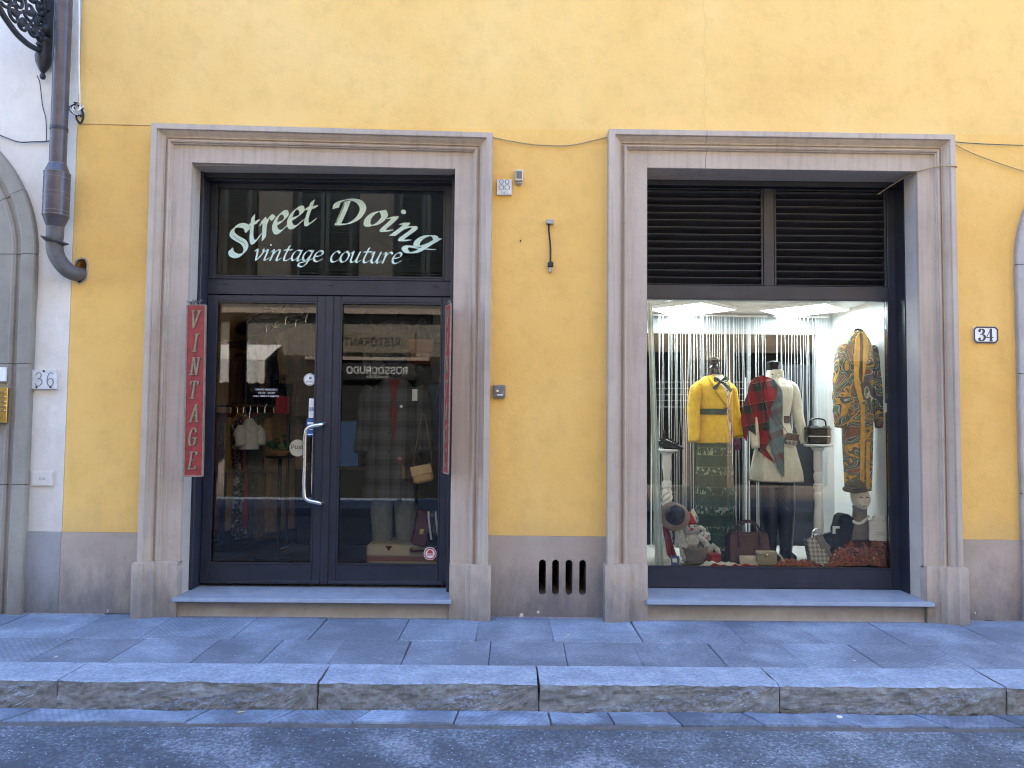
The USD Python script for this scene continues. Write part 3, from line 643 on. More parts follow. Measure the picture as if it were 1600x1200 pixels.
# ------------------------------------------------------------------ display window
dw = thing('display_window', parent=yb, loc=(2.1, .3, .155), label='large shop window under two dark louvred panels')
fy0, fy1 = .295, .37
obj('outer_frame', [cbx(1.045, 1.085, fy0, fy1, .155, 3.40), cbx(3.05, 3.13, fy0, fy1, .155, 3.36), bx(3.110, 3.20, .162, .36, .155, 3.41), bx(1.085, 3.13, .24, .38, 3.352, 3.43),
                    cbx(1.085, 3.05, fy0-.004, fy1, 2.449, 2.558, .003), cbx(1.085, 3.05, fy0-.004, fy1, .158, .318, .004), cbx(2.052, 2.136, fy0+.002, fy1, 2.558, 3.352, .003)] + bead(1.085, 3.05, .318, 2.449, fy0, .009), m_frame, dw)
obj('glass_pane', bx(1.087, 3.048, .330, .336, .320, 2.447), m_glass, dw)
for a, b in ((1.087, 2.05), (2.138, 3.048)):
    lp = thing('louvre_panel', parent=yb, loc=((a+b)/2, .33, 2.56))
    obj('panel_frame', frame_rect(a, b, 2.56, 3.35, .018, .018, .012, .012, fy0+.006, fy1), m_frame2, lp)
    for q in range(13):
        zc = 2.60+q*.0585
        s = cbx(a+.014, b-.014, .305, .365, zc-.003, zc+.003, .002); rot(s, [1, 0, 0], -38+rng.uniform(-2.5, 2.5), [0, .335, zc]); rot(s, [0, 1, 0], rng.uniform(-.15, .15), [(a+b)/2, 0, zc])
        lip = cbx(a+.014, b-.014, .300, .308, zc+.018, zc+.026, .002)
        obj('slat', [s, lip], m_frame2, lp)
    obj('backing', bx(a, b, .372, .39, 2.56, 3.35), m_void, lp)
x, z = at(1410, 621, .29)
st = thing('oval_sticker', parent=yb, loc=(x, .29, z))
ov = affinity.scale(Point(x, z).buffer(.04), .55, 1.0)
obj('sticker_face', ext(ov, .291, .2945), m_paper, st); obj('sticker_print', ext(unary_union([affinity.scale(Point(x, z).buffer(.036), .55, 1).difference(affinity.scale(Point(x, z).buffer(.032), .55, 1)), Polygon([(x-.012, z-.004), (x+.012, z-.004), (x+.006, z+.008), (x, z+.022), (x-.006, z+.008)]), sbox(x-.012, z-.018, x+.012, z-.013)]), .2895, .291), m_sticker_blue, st)
x, z = at(1390, 637, .33); obj('door_contact', cbx(x-.022, x+.014, .345, .375, z-.038, z+.038, .004), m_whitepaint, dw)

# ================================================================== ON THE FACADE
# --- red VINTAGE boards
def vintage_board(label, cx, cz, w, h, y, yaw, tilt, th=.024):
    t = thing('hanging_sign', label, 'sign', (cx, y, cz-h/2), group=None)
    T = lambda m: rot(rot(m, [0, 1, 0], tilt, [cx, y, cz]), [0, 0, 1], yaw, [cx, y, cz])
    obj('board', T(cbx(cx-w/2, cx+w/2, y-.012, y-.012+th, cz-h/2, cz+h/2, .003)), m_red_sign, t)
    e = .009
    obj('border', T(join([cbx(cx-w/2-.003, cx-w/2+e, y-.0145, y-.009+th, cz-h/2, cz+h/2, .002), cbx(cx+w/2-e*.5, cx+w/2+.003, y-.014, y-.0095+th, cz-h/2, cz+h/2, .002), cbx(cx-w/2, cx+w/2, y-.0142, y-.0092+th, cz-h/2-.003, cz-h/2+e, .002), cbx(cx-w/2, cx+w/2, y-.0142, y-.0092+th, cz+h/2-e*.6, cz+h/2+.003, .002)])), m_wood_raw, t)
    s = h/7.35/1.6*.74
    sh, go = [], []
    for k, ch in enumerate('VINTAGE'):
        g = shear(pen(CAPS[ch], .16, 8, .03), .16)
        b = g.bounds; g = affinity.translate(g, -(b[0]+b[2])/2, -.8)
        g = affinity.scale(g, .82, 1, origin=(0, 0))
        zz = cz+h/2 - h*(k+.62)/7.3; xx = cx + .004*(3-k)*.4
        sh.append(put(g, xx+.005, zz-.004, s)); go.append(put(g, xx, zz, s))
    obj('lettering_shadow', T(ext(unary_union(sh), y-.0135, y-.0118)), m_dkletter, t)
    obj('lettering', T(ext(unary_union(go), y-.0155, y-.0132)), m_gold, t, label='gold italic capitals reading VINTAGE')
    top = []
    for q in range(9):
        a = rng.uniform(-.05, .03); top.append(tube([(cx+a, y, cz+h/2), (cx+a+rng.uniform(-.03, .03), y+rng.uniform(-.02, .01), cz+h/2+.02), (cx+a+rng.uniform(-.03, .03), y, cz+h/2+rng.uniform(.02, .045))], .003, 5, 4))
    obj('wire_fixing', T(join(top)), m_cable, t)
vintage_board('red wooden board with gold VINTAGE lettering facing the street', -2.300, 1.660, .138, 1.262, -.125, 0, -.6)
vintage_board('red wooden board turned almost edge-on beside the plaid coat', -.437, 1.69, .135, 1.25, -.10, -70, .5, .006)

# --- house numbers
def plate(label, cx, cz, w, h, m_face, build, th=.022, corner=0, rim=None):
    t = thing('house_number_plate', label, 'house number', (cx, -.012, cz-h/2))
    P = sbox(cx-w/2, cz-h/2, cx+w/2, cz+h/2)
    if corner:
        P = Polygon([(cx-w/2+corner, cz-h/2), (cx+w/2-corner, cz-h/2), (cx+w/2, cz-h/2+corner), (cx+w/2, cz+h/2-corner), (cx+w/2-corner, cz+h/2), (cx-w/2+corner, cz+h/2), (cx-w/2, cz+h/2-corner), (cx-w/2, cz-h/2+corner)])
    obj('plate', ext(P, -th, .006), m_face, t)
    if rim: obj('rim', ext(P.buffer(-.001).difference(P.buffer(-.012)), -th-.002, -th+.0005), rim, t)
    build(t, cx, cz, -th)
def b36(t, x, z, y):
    obj('number', ext(put(digits('36', .05, 0, .035, 1.25), x-.062, z-.05, .068), y-.0012, y+.0005), m_engr, t)
    for dx, dz in ((.0, .062), (-.05, -.058), (.055, -.058)): obj('bolt', disc(x+dx, z+dz, .007, y-.006, y), m_black, t)
plate('square old marble plate numbered 36 beside the sandstone arch', -3.478, 1.735, .195, .142, m_marble, b36)
def b88(t, x, z, y):
    obj('number', ext(put(digits('88', .07, 0, .02, .85), x-.042, z-.022, .052), y-.0012, y+.0005), m_engr, t)
    obj('small_number', inter('1 4 1', .016, x, z-.050, y-.001, .001), m_engr, t)
plate('small square marble plate numbered 88 on the yellow wall beside the door surround', -.038, 3.238, .112, .118, m_marble, b88)
def b34(t, x, z, y):
    g = unary_union([pen(DIG['3'], .24, 0, .02), Point(.12, 1.2).buffer(.13), Point(.10, .28).buffer(.13), affinity.translate(pen([[(.55, 0), (.55, 1.5)]], .24, 0, .01), .95, 0), affinity.translate(pen(DIG['4'], .06, 90, .02), .95, 0)])
    obj('number', ext(put(affinity.translate(g, -.88, -.75), x, z, .062), y-.002, y+.0005), m_navy, t)
plate('white enamel plate with blue corners cut off, numbered 34', 3.632, 2.145, .190, .128, m_enamel, b34, th=.010, corner=.022, rim=m_navy)

x, z = .073, 3.312
t = thing('light_sensor', 'small grey plastic sensor box above the plate numbered 88', 'sensor', (x, 0, z-.05))
obj('housing', cbx(x-.030, x+.030, -.045, .0, z-.03, z+.055, .006), plain('pale_grey_plastic', (.52, .51, .48), .5, .1), t)
obj('lens', cbx(x-.021, x+.021, -.049, -.043, z-.015, z+.042, .004), plain('smoked_lens', (.12, .115, .11), .3, .1), t)
obj('gland', cbx(x-.024, x+.024, -.04, .0, z-.058, z-.030, .012), m_grey_box, t)
x, z = -.062, 1.677
t = thing('bell_box', 'small square grey metal box low on the yellow wall beside the door surround', 'doorbell', (x, 0, z-.05))
obj('housing', cbx(x-.046, x+.046, -.03, .0, z-.05, z+.05, .005), plain('weathered_steel', (.20, .19, .175), .55, .3, 20, .2, 80), t)
obj('cover', cbx(x-.036, x+.038, -.035, -.029, z-.038, z+.04, .003), plain('weathered_steel_dark', (.15, .14, .125), .5, .35, 25, .2, 80), t)
obj('button', disc(x-.012, z+.004, .009, -.041, -.034), m_steel, t); obj('name_tag', bx(x-.016, x+.026, -.037, -.034, z-.032, z-.020), m_marble, t)
t = thing('cable_junction', 'black cable hanging from a grey cap down to a connector on the yellow wall', 'cable', (.307, 0, 2.59))
obj('cap', rot(cbx(.283, .338, -.035, .0, 2.955, 2.99, .004), [0, 1, 0], 4, [.31, 0, 2.97]), m_grey_box, t)
obj('wire', tube([(.303, -.02, 2.957), (.305, -.012, 2.9), (.314, -.010, 2.82), (.318, -.012, 2.74), (.317, -.014, 2.66)], .0065, 8, 5), m_black, t)
obj('connector', [cbx(.298, .338, -.036, .0, 2.625, 2.668, .008)], m_black, t); obj('plug', [cbx(.306, .330, -.03, -.004, 2.585, 2.627, .006)], m_grey_box, t)
for k, (px, py) in enumerate(((813, 377), )):
    x, z = at(px, py, 0); obj('wall_hook', tube([(x, .004, z), (x, -.014, z-.002), (x+.004, -.016, z+.006)], .004, 6, 3), m_black, label='tiny dark hook in the yellow wall', cat='hook')

# --- overhead cables
def cable(name, pts, r, m, label): obj(name, tube([(a, b, c) for a, b, c in pts], r, 6, 6), m, label=label, cat='cable')
cable('wall_cable', [(-.13, -.01, 3.628), (.0, -.012, 3.600), (.17, -.012, 3.575), (.33, -.012, 3.567), (.47, -.012, 3.572), (.62, -.012, 3.605), (.75, -.01, 3.640)], .0045, m_cable_y, 'yellow painted cable sagging between the two stone surrounds')
cable('wall_cable', [(3.375, -.02, 3.635), (3.5, -.012, 3.627), (3.7, -.012, 3.618), (3.95, -.012, 3.612)], .0034, m_cable, 'nearly level grey cable running right from the top corner of the window surround')
cable('wall_cable', [(3.375, -.02, 3.632), (3.55, -.012, 3.55), (3.75, -.012, 3.475), (3.95, -.012, 3.41)], .0034, m_cable_y, 'slanting cable falling right from the top corner of the window surround')
cable('wall_cable', [(2.96, .26, 3.30), (3.02, .19, 3.345), (3.09, .02, 3.385), (3.125, -.04, 3.392), (3.2, -.055, 3.41), (3.28, -.09, 3.415), (3.372, -.108, 3.408), (3.377, -.05, 3.407), (3.38, -.004, 3.407)], .0045, m_cable_y, 'thin cable crossing the window surround towards the louvres')
cable('wall_cable', [(-4.1, -.02, 3.68), (-3.86, -.012, 3.585), (-3.74, -.015, 3.545), (-3.64, -.013, 3.548), (-3.52, -.013, 3.555), (-3.42, -.05, 3.57)], .005, m_cable, 'dark cable clipped to the white wall above the sandstone arch')

# --- drainpipe
t = thing('drainpipe', 'brown metal drainpipe with a wide coupling and an elbow into the wall', 'drainpipe', (-3.385, -.1, 2.5))
c0 = np.array([-3.385, -.105, 0])
obj('pipe', lathe([(.0, 3.30), (.058, 3.30), (.058, 8.0), (0, 8.0)], c0, 32), m_copper, t, smooth=30)
obj('coupling', lathe([(.0, 2.87), (.060, 2.872), (.086, 2.945), (.088, 2.955), (.0885, 3.27), (.085, 3.28), (.061, 3.345), (.059, 3.35), (.0, 3.35)], c0, 36), m_copper, t, smooth=25)
for zz, rr in ((3.345, .0615), (3.275, .0905), (3.235, .0897), (3.125, .0897), (3.085, .0897), (2.985, .0897), (2.955, .0905)):
    obj('seam', lathe([(rr-.004, zz-.005), (rr, zz-.003), (rr, zz+.003), (rr-.004, zz+.005)], c0, 36), plain('pipe_seam', (.13, .115, .12), .4, .2, metallic=.4), t)
obj('spigot', lathe([(.0, 2.78), (.058, 2.78), (.060, 2.87), (0, 2.87)], c0, 32), plain('dull_pipe', (.085, .078, .078), .55, .3, 12, .2, 60), t, smooth=30)
ell = [(-3.385, -.105, 2.80), (-3.385, -.105, 2.74), (-3.372, -.105, 2.67), (-3.335, -.10, 2.60), (-3.285, -.085, 2.545), (-3.255, -.05, 2.53), (-3.245, .02, 2.54), (-3.243, .12, 2.55)]
obj('elbow', tube(ell, [.056, .057, .057, .056, .055, .053, .05, .05], 24, 6), MADE['dull_pipe'], t, smooth=35)
fl = lathe([(.058, 2.745), (.086, 2.765), (.088, 2.772), (.059, 2.775)], c0, 30, twist=(2.74, 2.78, .16, 3, 0)); rot(fl, [0, 1, 0], 14, c0+[0, 0, 2.76])
obj('flange', fl, MADE['dull_pipe'], t)
obj('clamp', [lathe([(.0585, 3.60), (.0615, 3.60), (.0615, 3.625), (.0585, 3.625)], c0, 30), tube([c0+[-.06, 0, 3.61], c0+[-.06, .11, 3.61]], .006, 6)], m_iron, t)
# jagged broken plaster round the hole
obj('broken_plaster', ext(hole.buffer(.012).difference(hole), -.004, .03), plain('raw_render', (.33, .29, .24), .95, .35, 40, .5, 60), yb)

# --- tangle of cable tape and the white cord down the wall
t = thing('cable_tangle', 'loose tangle of white and black cable tied beside the drainpipe', 'cable', (-3.30, -.05, 3.68))
cx, cz = -3.285, 3.80
for q in range(14):
    r = random.Random(q); a = r.uniform(0, 6.28); rr = r.uniform(.02, .05)
    pts = [(cx+rr*math.cos(a+w)*r.uniform(.6, 1), -.05+.03*math.sin(a*2+w), cz+rr*1.1*math.sin(a+w)*r.uniform(.6, 1.2)-.01) for w in np.linspace(0, 5.5, 7)]
    obj('loop', tube(pts, .004, 5, 4), m_rope if q < 8 else m_black, t)
obj('tail', tube([(cx-.01, -.05, cz-.03), (cx+.0, -.055, cz-.09), (cx+.03, -.05, cz-.115), (cx+.045, -.05, cz-.06), (cx+.03, -.05, cz)], .008, 6, 5), m_black, t)
cable('cord', [(-3.27, -.05, 3.84), (-3.285, -.05, 4.1), (-3.30, -.05, 4.5), (-3.33, -.05, 5.4)], .006, m_rope, 'white cord hanging straight down between drainpipe and yellow wall')
cable('wall_cable', [(-3.62, -.02, 4.06), (-3.60, -.015, 4.0), (-3.575, -.012, 3.83), (-3.545, -.012, 3.72), (-3.535, -.012, 3.56)], .004, m_cable, 'thin wire dropping from the iron bracket beside the drainpipe')

# --- small plaster hatch and nameplates
x, z = -3.468, .992
t = thing('meter_hatch', 'shallow plastered hatch low on the white wall under the plate numbered 36', 'hatch', (x, 0, z-.06))
obj('cover', cbx(x-.085, x+.085, -.008, .004, z-.058, z+.058, .003), m_white, t); obj('panel', cbx(x-.075, x+.075, -.011, -.007, z-.048, z+.048, .002), m_white, t)
obj('keyhole', ext(unary_union([Point(x-.012, z).buffer(.009).difference(Point(x-.012, z).buffer(.006)), Point(x+.014, z).buffer(.009).difference(Point(x+.014, z).buffer(.006))]), -.0125, -.010), m_grey_box, t)
x0, x1, z0, z1 = -3.90, -3.722, 1.405, 1.67
t = thing('doorbell_panel', 'polished brass doorbell panel on the sandstone jamb at the picture edge', 'doorbell', (x0, -.04, z0))
obj('plate', cbx(x0, x1, -.055, -.03, z0, z1, .004), m_brass, t)
for k in range(5): obj('name_slot', cbx(x0+.05, x1-.02, -.061, -.054, z1-.045-k*.034, z1-.027-k*.034, .002), plain('brass_dark', (.32, .22, .08), .4, .2, metallic=1), t); obj('button', ball((x1-.012, -.056, z1-.036-k*.034), .006, 1), m_steel, t)
obj('grille', disc(x1-.06, z0+.05, .022, -.058, -.054), MADE['brass_dark'], t)
obj('name_plaque', [cbx(-3.90, -3.745, -.05, -.03, 1.715, 1.822, .003)], m_enamel, label='small white plaque above the brass doorbell panel', cat='plaque')

# --- wrought iron lamp bracket, standing out from the wall towards the street
t = thing('iron_bracket', 'ornate wrought iron lamp bracket with leaf scrolls on the white wall', 'bracket', (-3.56, 0, 4.1))
bxx = -3.565
def flatbar(yz, r, n=8, w=.012, nm='scroll'):
    pts = [(bxx, y, z) for y, z in yz]; obj(nm, tube(pts, r, 8, n), m_iron, t, smooth=50)
obj('wall_plate', cbx(bxx-.045, bxx+.045, -.03, .0, 4.18, 5.2, .008), m_iron, t)
drop = lathe([(0, 4.02), (.018, 4.03), (.022, 4.05), (.012, 4.07), (.03, 4.10), (.052, 4.15), (.058, 4.20), (.04, 4.26), (.05, 4.30), (0, 4.32)], (bxx, -.04, 0), 18); obj('leaf_drop', drop, m_iron, t, smooth=40)
def on_plane(px, py):
    d = cam_dir((px-800)/F_PX, 1.0, (600-py)/F_PX); q = EYE+d*((bxx-EYE[0])/d[0]); return (q[1], q[2])
flatbar([on_plane(*q) for q in ((66, 80), (58, 77), (45, 70), (30, 57), (20, 45), (8, 28), (0, 14), (-14, -15), (-30, -60))], .021, nm='outer_rib')
def scroll(cy, cz, r, a0, turns, sg):
    a = np.linspace(0, turns*2*math.pi, 22); rr = r*(1-.78*a/a[-1])
    return [(cy+k*math.cos(a0+sg*w), cz+k*math.sin(a0+sg*w)) for w, k in zip(a, rr)]
for px, py, r, a0, tn, sg in ((62, 60, .060, 4.2, 1.3, 1), (50, 45, .065, 1, 1.3, -1), (62, 34, .065, 4.5, 1.4, -1), (36, 36, .07, 2, 1.3, 1), (46, 18, .075, 3.5, 1.4, 1), (22, 18, .07, 5, 1.2, -1), (30, 2, .08, 0, 1.3, 1), (62, 10, .07, 2.5, 1.4, -1), (8, -4, .07, 4, 1.3, 1), (48, -12, .08, 1, 1.4, -1)):
    cy, cz = on_plane(px, py)
    p = scroll(cy, cz, r, a0, tn, sg); flatbar(p, .012, 2)
    obj('leaf_boss', ball((bxx, p[-1][0], p[-1][1]), .024, 2, (1, 1, 1)), m_iron, t, smooth=60)
    q = p[6]; lf_ = tube([(bxx, q[0], q[1]), (bxx+.012, q[0]-.03*sg, q[1]+.025), (bxx, q[0]-.05*sg, q[1]+.06)], [.006, .022, .004], 8, 4); obj('leaf', lf_, m_iron, t, smooth=50)
flatbar([(-.05, 4.30), (-.06, 4.6), (-.05, 5.1)], .02, nm='back_rib')
obj('finial', [ball((bxx+.02, -.06, 4.40), .045, 2), ball((bxx+.02, -.06, 4.32), .03, 2)], m_iron, t, smooth=60)

# --- litter
for px, py, zz, l, nm in ((371, 1113, -.142, 'tan cigarette end lying on the gutter stones', 'cigarette_end'),):
    p = ground_at(px, py, zz); t = obj(nm, tube([p, p+[.035, .01, 0]], .0045, 8), plain('cigarette_paper', (.55, .38, .22), .8), label=l, cat='litter')
p = ground_at(1312, 1121, -.142); obj('bottle_cap', lathe([(0, 0), (.014, 0), (.016, .004), (.013, .007), (0, .008)], p, 16), m_paper, label='small white bottle cap on the gutter stones', cat='litter')
for k, (px, py, l) in enumerate(((888, 992, 'pale chewing gum spot nearest the cellar slots'), (1335, 1032, 'pale chewing gum spot close to the kerb under the display window'), (88, 1026, 'pale chewing gum spot close to the kerb at the far left'))):
    p = ground_at(px, py, 0.0005); obj('gum_spot', rough(lathe([(0, 0), (.013, 0), (.010, .0025), (0, .003)], p, 12), .002, 60, k), plain('old_gum', (.45, .45, .43), .8), label=l, cat='chewing gum')

# ================================================================== ACROSS THE STREET (seen in the glass)
YO = -7.6
def R(px, py): return at(px, py, .6-YO)      # where a thing on that front stands, from its mirror image
ob = thing('opposite_building', 'house across the street mirrored in the glass, with dark shuttered upper windows', 'building', (0, YO, 0))
m_opp_dark = stucco('opposite_plaster_dark', (.13, .12, .105), (.10, .09, .08), (.17, .155, .13)); m_opp_pale = stucco('opposite_plaster_pale', (.56, .47, .34), (.48, .40, .28), (.62, .53, .40)); m_opp = stucco('opposite_plaster', (.20, .185, .155), (.16, .145, .12), (.25, .23, .19))
m_opp_low = stucco('dark_timber_front', (.016, .017, .018), (.010, .010, .011), (.024, .024, .024), bump=.6)
m_shutter = plain('dark_shutter', (.035, .05, .05), .6, .2)
obj('wall', bx(-26, -.6, YO-.4, YO, 3.5, 6.5), m_opp_dark, ob); obj('wall', bx(-.599, 26, YO-.4, YO+.004, 3.5, 6.5), m_opp_pale, ob); obj('upper_wall', bx(-26, 26, YO-.4, YO-.005, 6.5, 10.2), stucco('opposite_upper', (.38, .31, .21), (.33, .27, .18), (.43, .36, .25)), ob); obj('string_course', bx(-26, 26, YO-.3, YO+.08, 6.42, 6.54), m_stone, ob)  # unseen pale half and top storey, toned to bounce sunlight onto the shop front
obj('ground_floor_wall', bx(-26, -.6, YO-.39, YO+.03, -.3, 2.62), m_opp_low, ob); obj('ground_floor_wall', bx(-.599, 26, YO-.39, YO+.028, -.3, 2.62), stucco('opposite_grey_stone', (.13, .12, .10), (.10, .09, .075), (.17, .15, .13)), ob); obj('fascia_band', bx(-26, -.6, YO-.39, YO+.025, 2.62, 3.40), m_opp, ob); obj('fascia_band', bx(-.599, 26, YO-.39, YO+.022, 2.62, 3.40), m_opp_pale, ob)  # pale fascia half has the same tone picked for bounced sunlight
obj('string_course', bx(-26, 26, YO-.3, YO+.14, 3.40, 3.5), m_stone, ob)
obj('roof', bx(-26, 26, YO-8, YO+.8, 10.2, 10.4), MADE['roof_tile'], ob)
obj('rear_wall', bx(-26, 26, YO-8, YO-7.8, -.3, 10.2), m_opp, ob)
for k, xc in enumerate(np.arange(-9.15, 9, 1.9)):
    w = thing('shuttered_window', parent=ob, loc=(xc, YO, 4.0))
    obj('window_frame', frame_rect(xc-.62, xc+.62, 3.92, 6.1, .1, .1, .1, .12, YO-.02, YO+.06), m_opp_low, w)
    for sg in (-1, 1):
        a, b = sorted((xc+sg*.012, xc+sg*.52))
        obj('shutter', frame_rect(a, b, 4.02, 5.97, .07, .07, .1, .1, YO-.01, YO+.05) + [rot(bx(a+.07, b-.07, YO+.0, YO+.045, z, z+.012), [1, 0, 0], 35, [0, YO+.02, z]) for z in np.arange(4.15, 5.86, .055)], m_shutter, w)
for k, xc in enumerate((-6.2, 2.4, 5.1, 8.2)):   # shop entrances with dark glass
    w = thing('shop_opening', parent=ob, loc=(xc, YO, 0))
    obj('opening_frame', frame_rect(xc-1.0, xc+1.0, -.02, 2.9, .12, .12, .3, .15, YO-.02, YO+.07), m_stone, w)
    obj('opening_panel', bx(xc-.88, xc+.88, YO+.03, YO+.045, .28, 2.75), m_void, w)
x0, x1 = R(333, 580)[0], R(440, 580)[0]; zt, zb = R(385, 568)[1], R(385, 600)[1]
aw = thing('shop_awning', 'sunlit pale awning with scalloped edge, mirrored above the clothes rail', 'awning', ((x0+x1)/2, YO, zb))
x0 -= .5
n = 40; xs = np.linspace(x0, x1, n)
P = np.array([[(a, YO+.05, zt+.35), (a, YO+.5, zt+.18), (a, YO+.95, zt)] for a in xs]); 
def sheet(grid, th=.004):
    g = np.asarray(grid); n, m = g.shape[:2]; i, j = np.meshgrid(np.arange(n-1), np.arange(m-1), indexing='ij'); a = i*m+j
    f = np.vstack([np.stack([a, a+m, a+m+1], -1).reshape(-1, 3), np.stack([a, a+m+1, a+1], -1).reshape(-1, 3)])
    t = trimesh.Trimesh(g.reshape(-1, 3), f, process=False); nn = t.vertex_normals
    lo = t.vertices - nn*th; k = n*m
    rim = np.concatenate([np.arange(m), np.arange(1, n)*m+m-1, (n-1)*m+np.arange(m-2, -1, -1), np.arange(n-2, 0, -1)*m]); r2 = np.roll(rim, -1)
    s = np.vstack([np.stack([rim, r2+k, r2], 1), np.stack([rim, rim+k, r2+k], 1)])
    o = trimesh.Trimesh(np.vstack([t.vertices, lo]), np.vstack([f, f[:, ::-1]+k, s]), process=False)
    if o.volume < 0: o.invert()
    return o
m_awn = plain('awning_canvas', (.62, .60, .56), .9, .08)
obj('canopy', sheet(P, .006), m_awn, aw)
V = np.array([[(a, YO+.95+.01*math.sin(k*1.3), zt), (a, YO+.96+.012*math.sin(k*1.3+1), zb-.03*abs(math.sin(k*math.pi/4)))] for k, a in enumerate(xs)]); obj('valance', sheet(V, .004), m_awn, aw)
obj('arm', tube([(x0+.1, YO+.03, zt-.1), (x0+.1, YO+.93, zt-.02)], .015, 6), m_steel, aw); obj('arm', tube([(x1-.1, YO+.03, zt-.1), (x1-.1, YO+.93, zt-.02)], .015, 6), m_steel, aw)
xa, za = R(587, 535); xb, zb_ = R(587, 580)
t = thing('fascia_sign', 'pale fascia with RISTORANTE in capitals, mirrored above the plaid coat', 'sign', (xa, YO, za-.15))
obj('board', cbx(xa-.95, xa+.75, YO+.03, YO+.08, za-.20, za+.20), plain('fascia_brown', (.20, .165, .11), .6, .2), t)
obj('lettering', inter('RISTORANTE', .15, xa-.1, za-.07, YO+.081, .006, width=1.15, mirror=True), m_black, t)
t = thing('fascia_sign', 'dark fascia with ROSSOCRUDO in white capitals, mirrored under the RISTORANTE fascia', 'sign', (xb, YO, zb_-.15))
obj('board', cbx(xb-1.0, xb+.75, YO+.03, YO+.10, zb_-.17, zb_+.14), m_black, t)
obj('lettering', inter('ROSSOCRUDO', .13, xb+.05, zb_-.055, YO+.101, .006, width=1.14, bold=True, mirror=True), m_whitepaint, t)
obj('lettering', inter('BRACERIA', .045, xb+.05, zb_-.135, YO+.101, .005, width=.42, mirror=True), m_whitepaint, t)
obj('lit_ledge', bx(xb-1.3, xb+1.0, YO+.02, YO+.10, zb_+.20, zb_+.26), m_stone, ob)
# low lattice screen of the terrace
zl0, zl1 = R(1200, 778)[1], R(1200, 757)[1]
for a, b, l in ((R(1000, 760)[0], R(1190, 760)[0], 'white lattice terrace screen mirrored across the strings and green skirt'), (R(1285, 760)[0], R(1400, 760)[0], 'white lattice terrace screen mirrored beside the neck bust')):
    t = thing('terrace_screen', l, 'screen', ((a+b)/2, YO+1.3, -.02)); y = YO+1.3; z0, z1 = zl0-.02, zl1+.05
    obj('rail', bx(a, b, y-.02, y+.02, z1-.02, z1), m_whitepaint, t); obj('rail', bx(a, b, y-.019, y+.019, z0, z0+.02), m_whitepaint, t)
    slats = []
    for q in np.arange(a, b, .055):
        for s in (-1, 1): slats.append(rot(bx(q-.006, q+.006, y-.008+.008*s, y+.008*s, z0-.01, z1+.01), [0, 1, 0], 32*s, [q, y, (z0+z1)/2]))
    obj('lattice', slats, m_whitepaint, t, kind='stuff')
    for q in (a, (a+b)/2, b): obj('foot', bx(q-.02, q+.02, y-.022, y+.022, -.01, z0), m_whitepaint, t)
xa, za = R(652, 715)
t = thing('flower_pot', 'potted red and white flowers on a stool, mirrored in front of the plaid coat', 'flower pot', (xa, YO+1.2, 0))
obj('pot', lathe([(0, .45), (.10, .45), (.14, .68), (.15, .70), (.12, .69), (0, .67)], (xa, YO+1.2, 0), 18), plain('terracotta', (.45, .24, .12), .8), t)
obj('stool', [bx(xa-.16, xa+.16, YO+1.04, YO+1.36, .42, .45)] + [bx(xa+sx*.14-.015, xa+sx*.14+.015, YO+1.2+sy*.14-.015, YO+1.2+sy*.14+.015, -.01, .42) for sx in (-1, 1) for sy in (-1, 1)], m_black, t)
lv, fl_ = [], []
for q in range(70):
    r = random.Random(q+50); c = np.array([xa, YO+1.2, .80])+np.array([r.gauss(0, .11), r.gauss(0, .11), r.gauss(0, .07)])
    b = ball(c, .035, 1, (1, .35, .8)) if False else trimesh.creation.icosphere(1, .035)
    b.apply_scale([1, .3, .8]); b.apply_transform(trimesh.transformations.random_rotation_matrix(nrng.rand(3))); b.apply_translation(c); (fl_ if q % 3 == 0 else lv).append(b)
obj('leaves', lv, plain('leaf_green', (.05, .10, .03), .6, .3), t, kind='stuff'); obj('blossom', fl_, plain('blossom_red', (.5, .08, .10), .6, .3), t, kind='stuff')

# ================================================================== CLOTHES
class Loft:
    """a garment's shell: rings (z, cx, cy, rx, ry), superellipse exponent p, folds that grow towards the hem"""
    def __init__(s, rings, p=2.3, folds=(0, 0, 0), seed=0):
        s.r = np.array(sorted(rings), float); s.p, s.folds, s.seed = p, folds, seed
    def ring(s, z): return [np.interp(z, s.r[:, 0], s.r[:, k]) for k in range(1, 5)]
    def mesh(s, n=42, sides=72, z0=None, z1=None, grow=0.0):
        zs = np.linspace(s.r[0, 0] if z0 is None else z0, s.r[-1, 0] if z1 is None else z1, n)
        a = np.arange(sides)*2*np.pi/sides; ca, sa = np.cos(a), np.sin(a)
        rad = (np.abs(ca)**s.p + np.abs(sa)**s.p)**(-1/s.p)
        nf, hi, lo = s.folds; r = np.random.RandomState(s.seed); f1, f2, f3 = r.uniform(0, 6.28, 3)
        v = []
        for z in zs:
            cx, cy, rx, ry = s.ring(z); u = (z-s.r[0, 0])/(s.r[-1, 0]-s.r[0, 0])
            amp = lo+(hi-lo)*u
            k = 1+amp*(.55*np.sin(nf*a+f1+.5*u)+.3*np.sin(nf*1.63*a+f2-u)+.25*np.sin(nf*.5*a+f3+3*u)) if nf else 1.0
            v.append(np.stack([cx+(rx+grow)*rad*ca*k, cy+(ry+grow)*rad*sa*k, np.full(sides, z)], -1))
        return gridmesh(np.array(v))
    def front(s, x, z, side=-1):
        cx, cy, rx, ry = s.ring(z); q = np.clip(np.abs(x-cx)/np.maximum(rx, 1e-4), 0, .995)
        return cy + side*ry*(1-q**s.p)**(1/s.p)
    def overlay(s, poly, off=.008, th=.005, size=.02):
        m = ext(poly, 0, th); v, f = trimesh.remesh.subdivide_to_size(m.vertices, m.faces, size, max_iter=14)
        v[:, 1] = v[:, 1] + s.front(v[:, 0], v[:, 2]) - off - th; return trimesh.Trimesh(v, f)
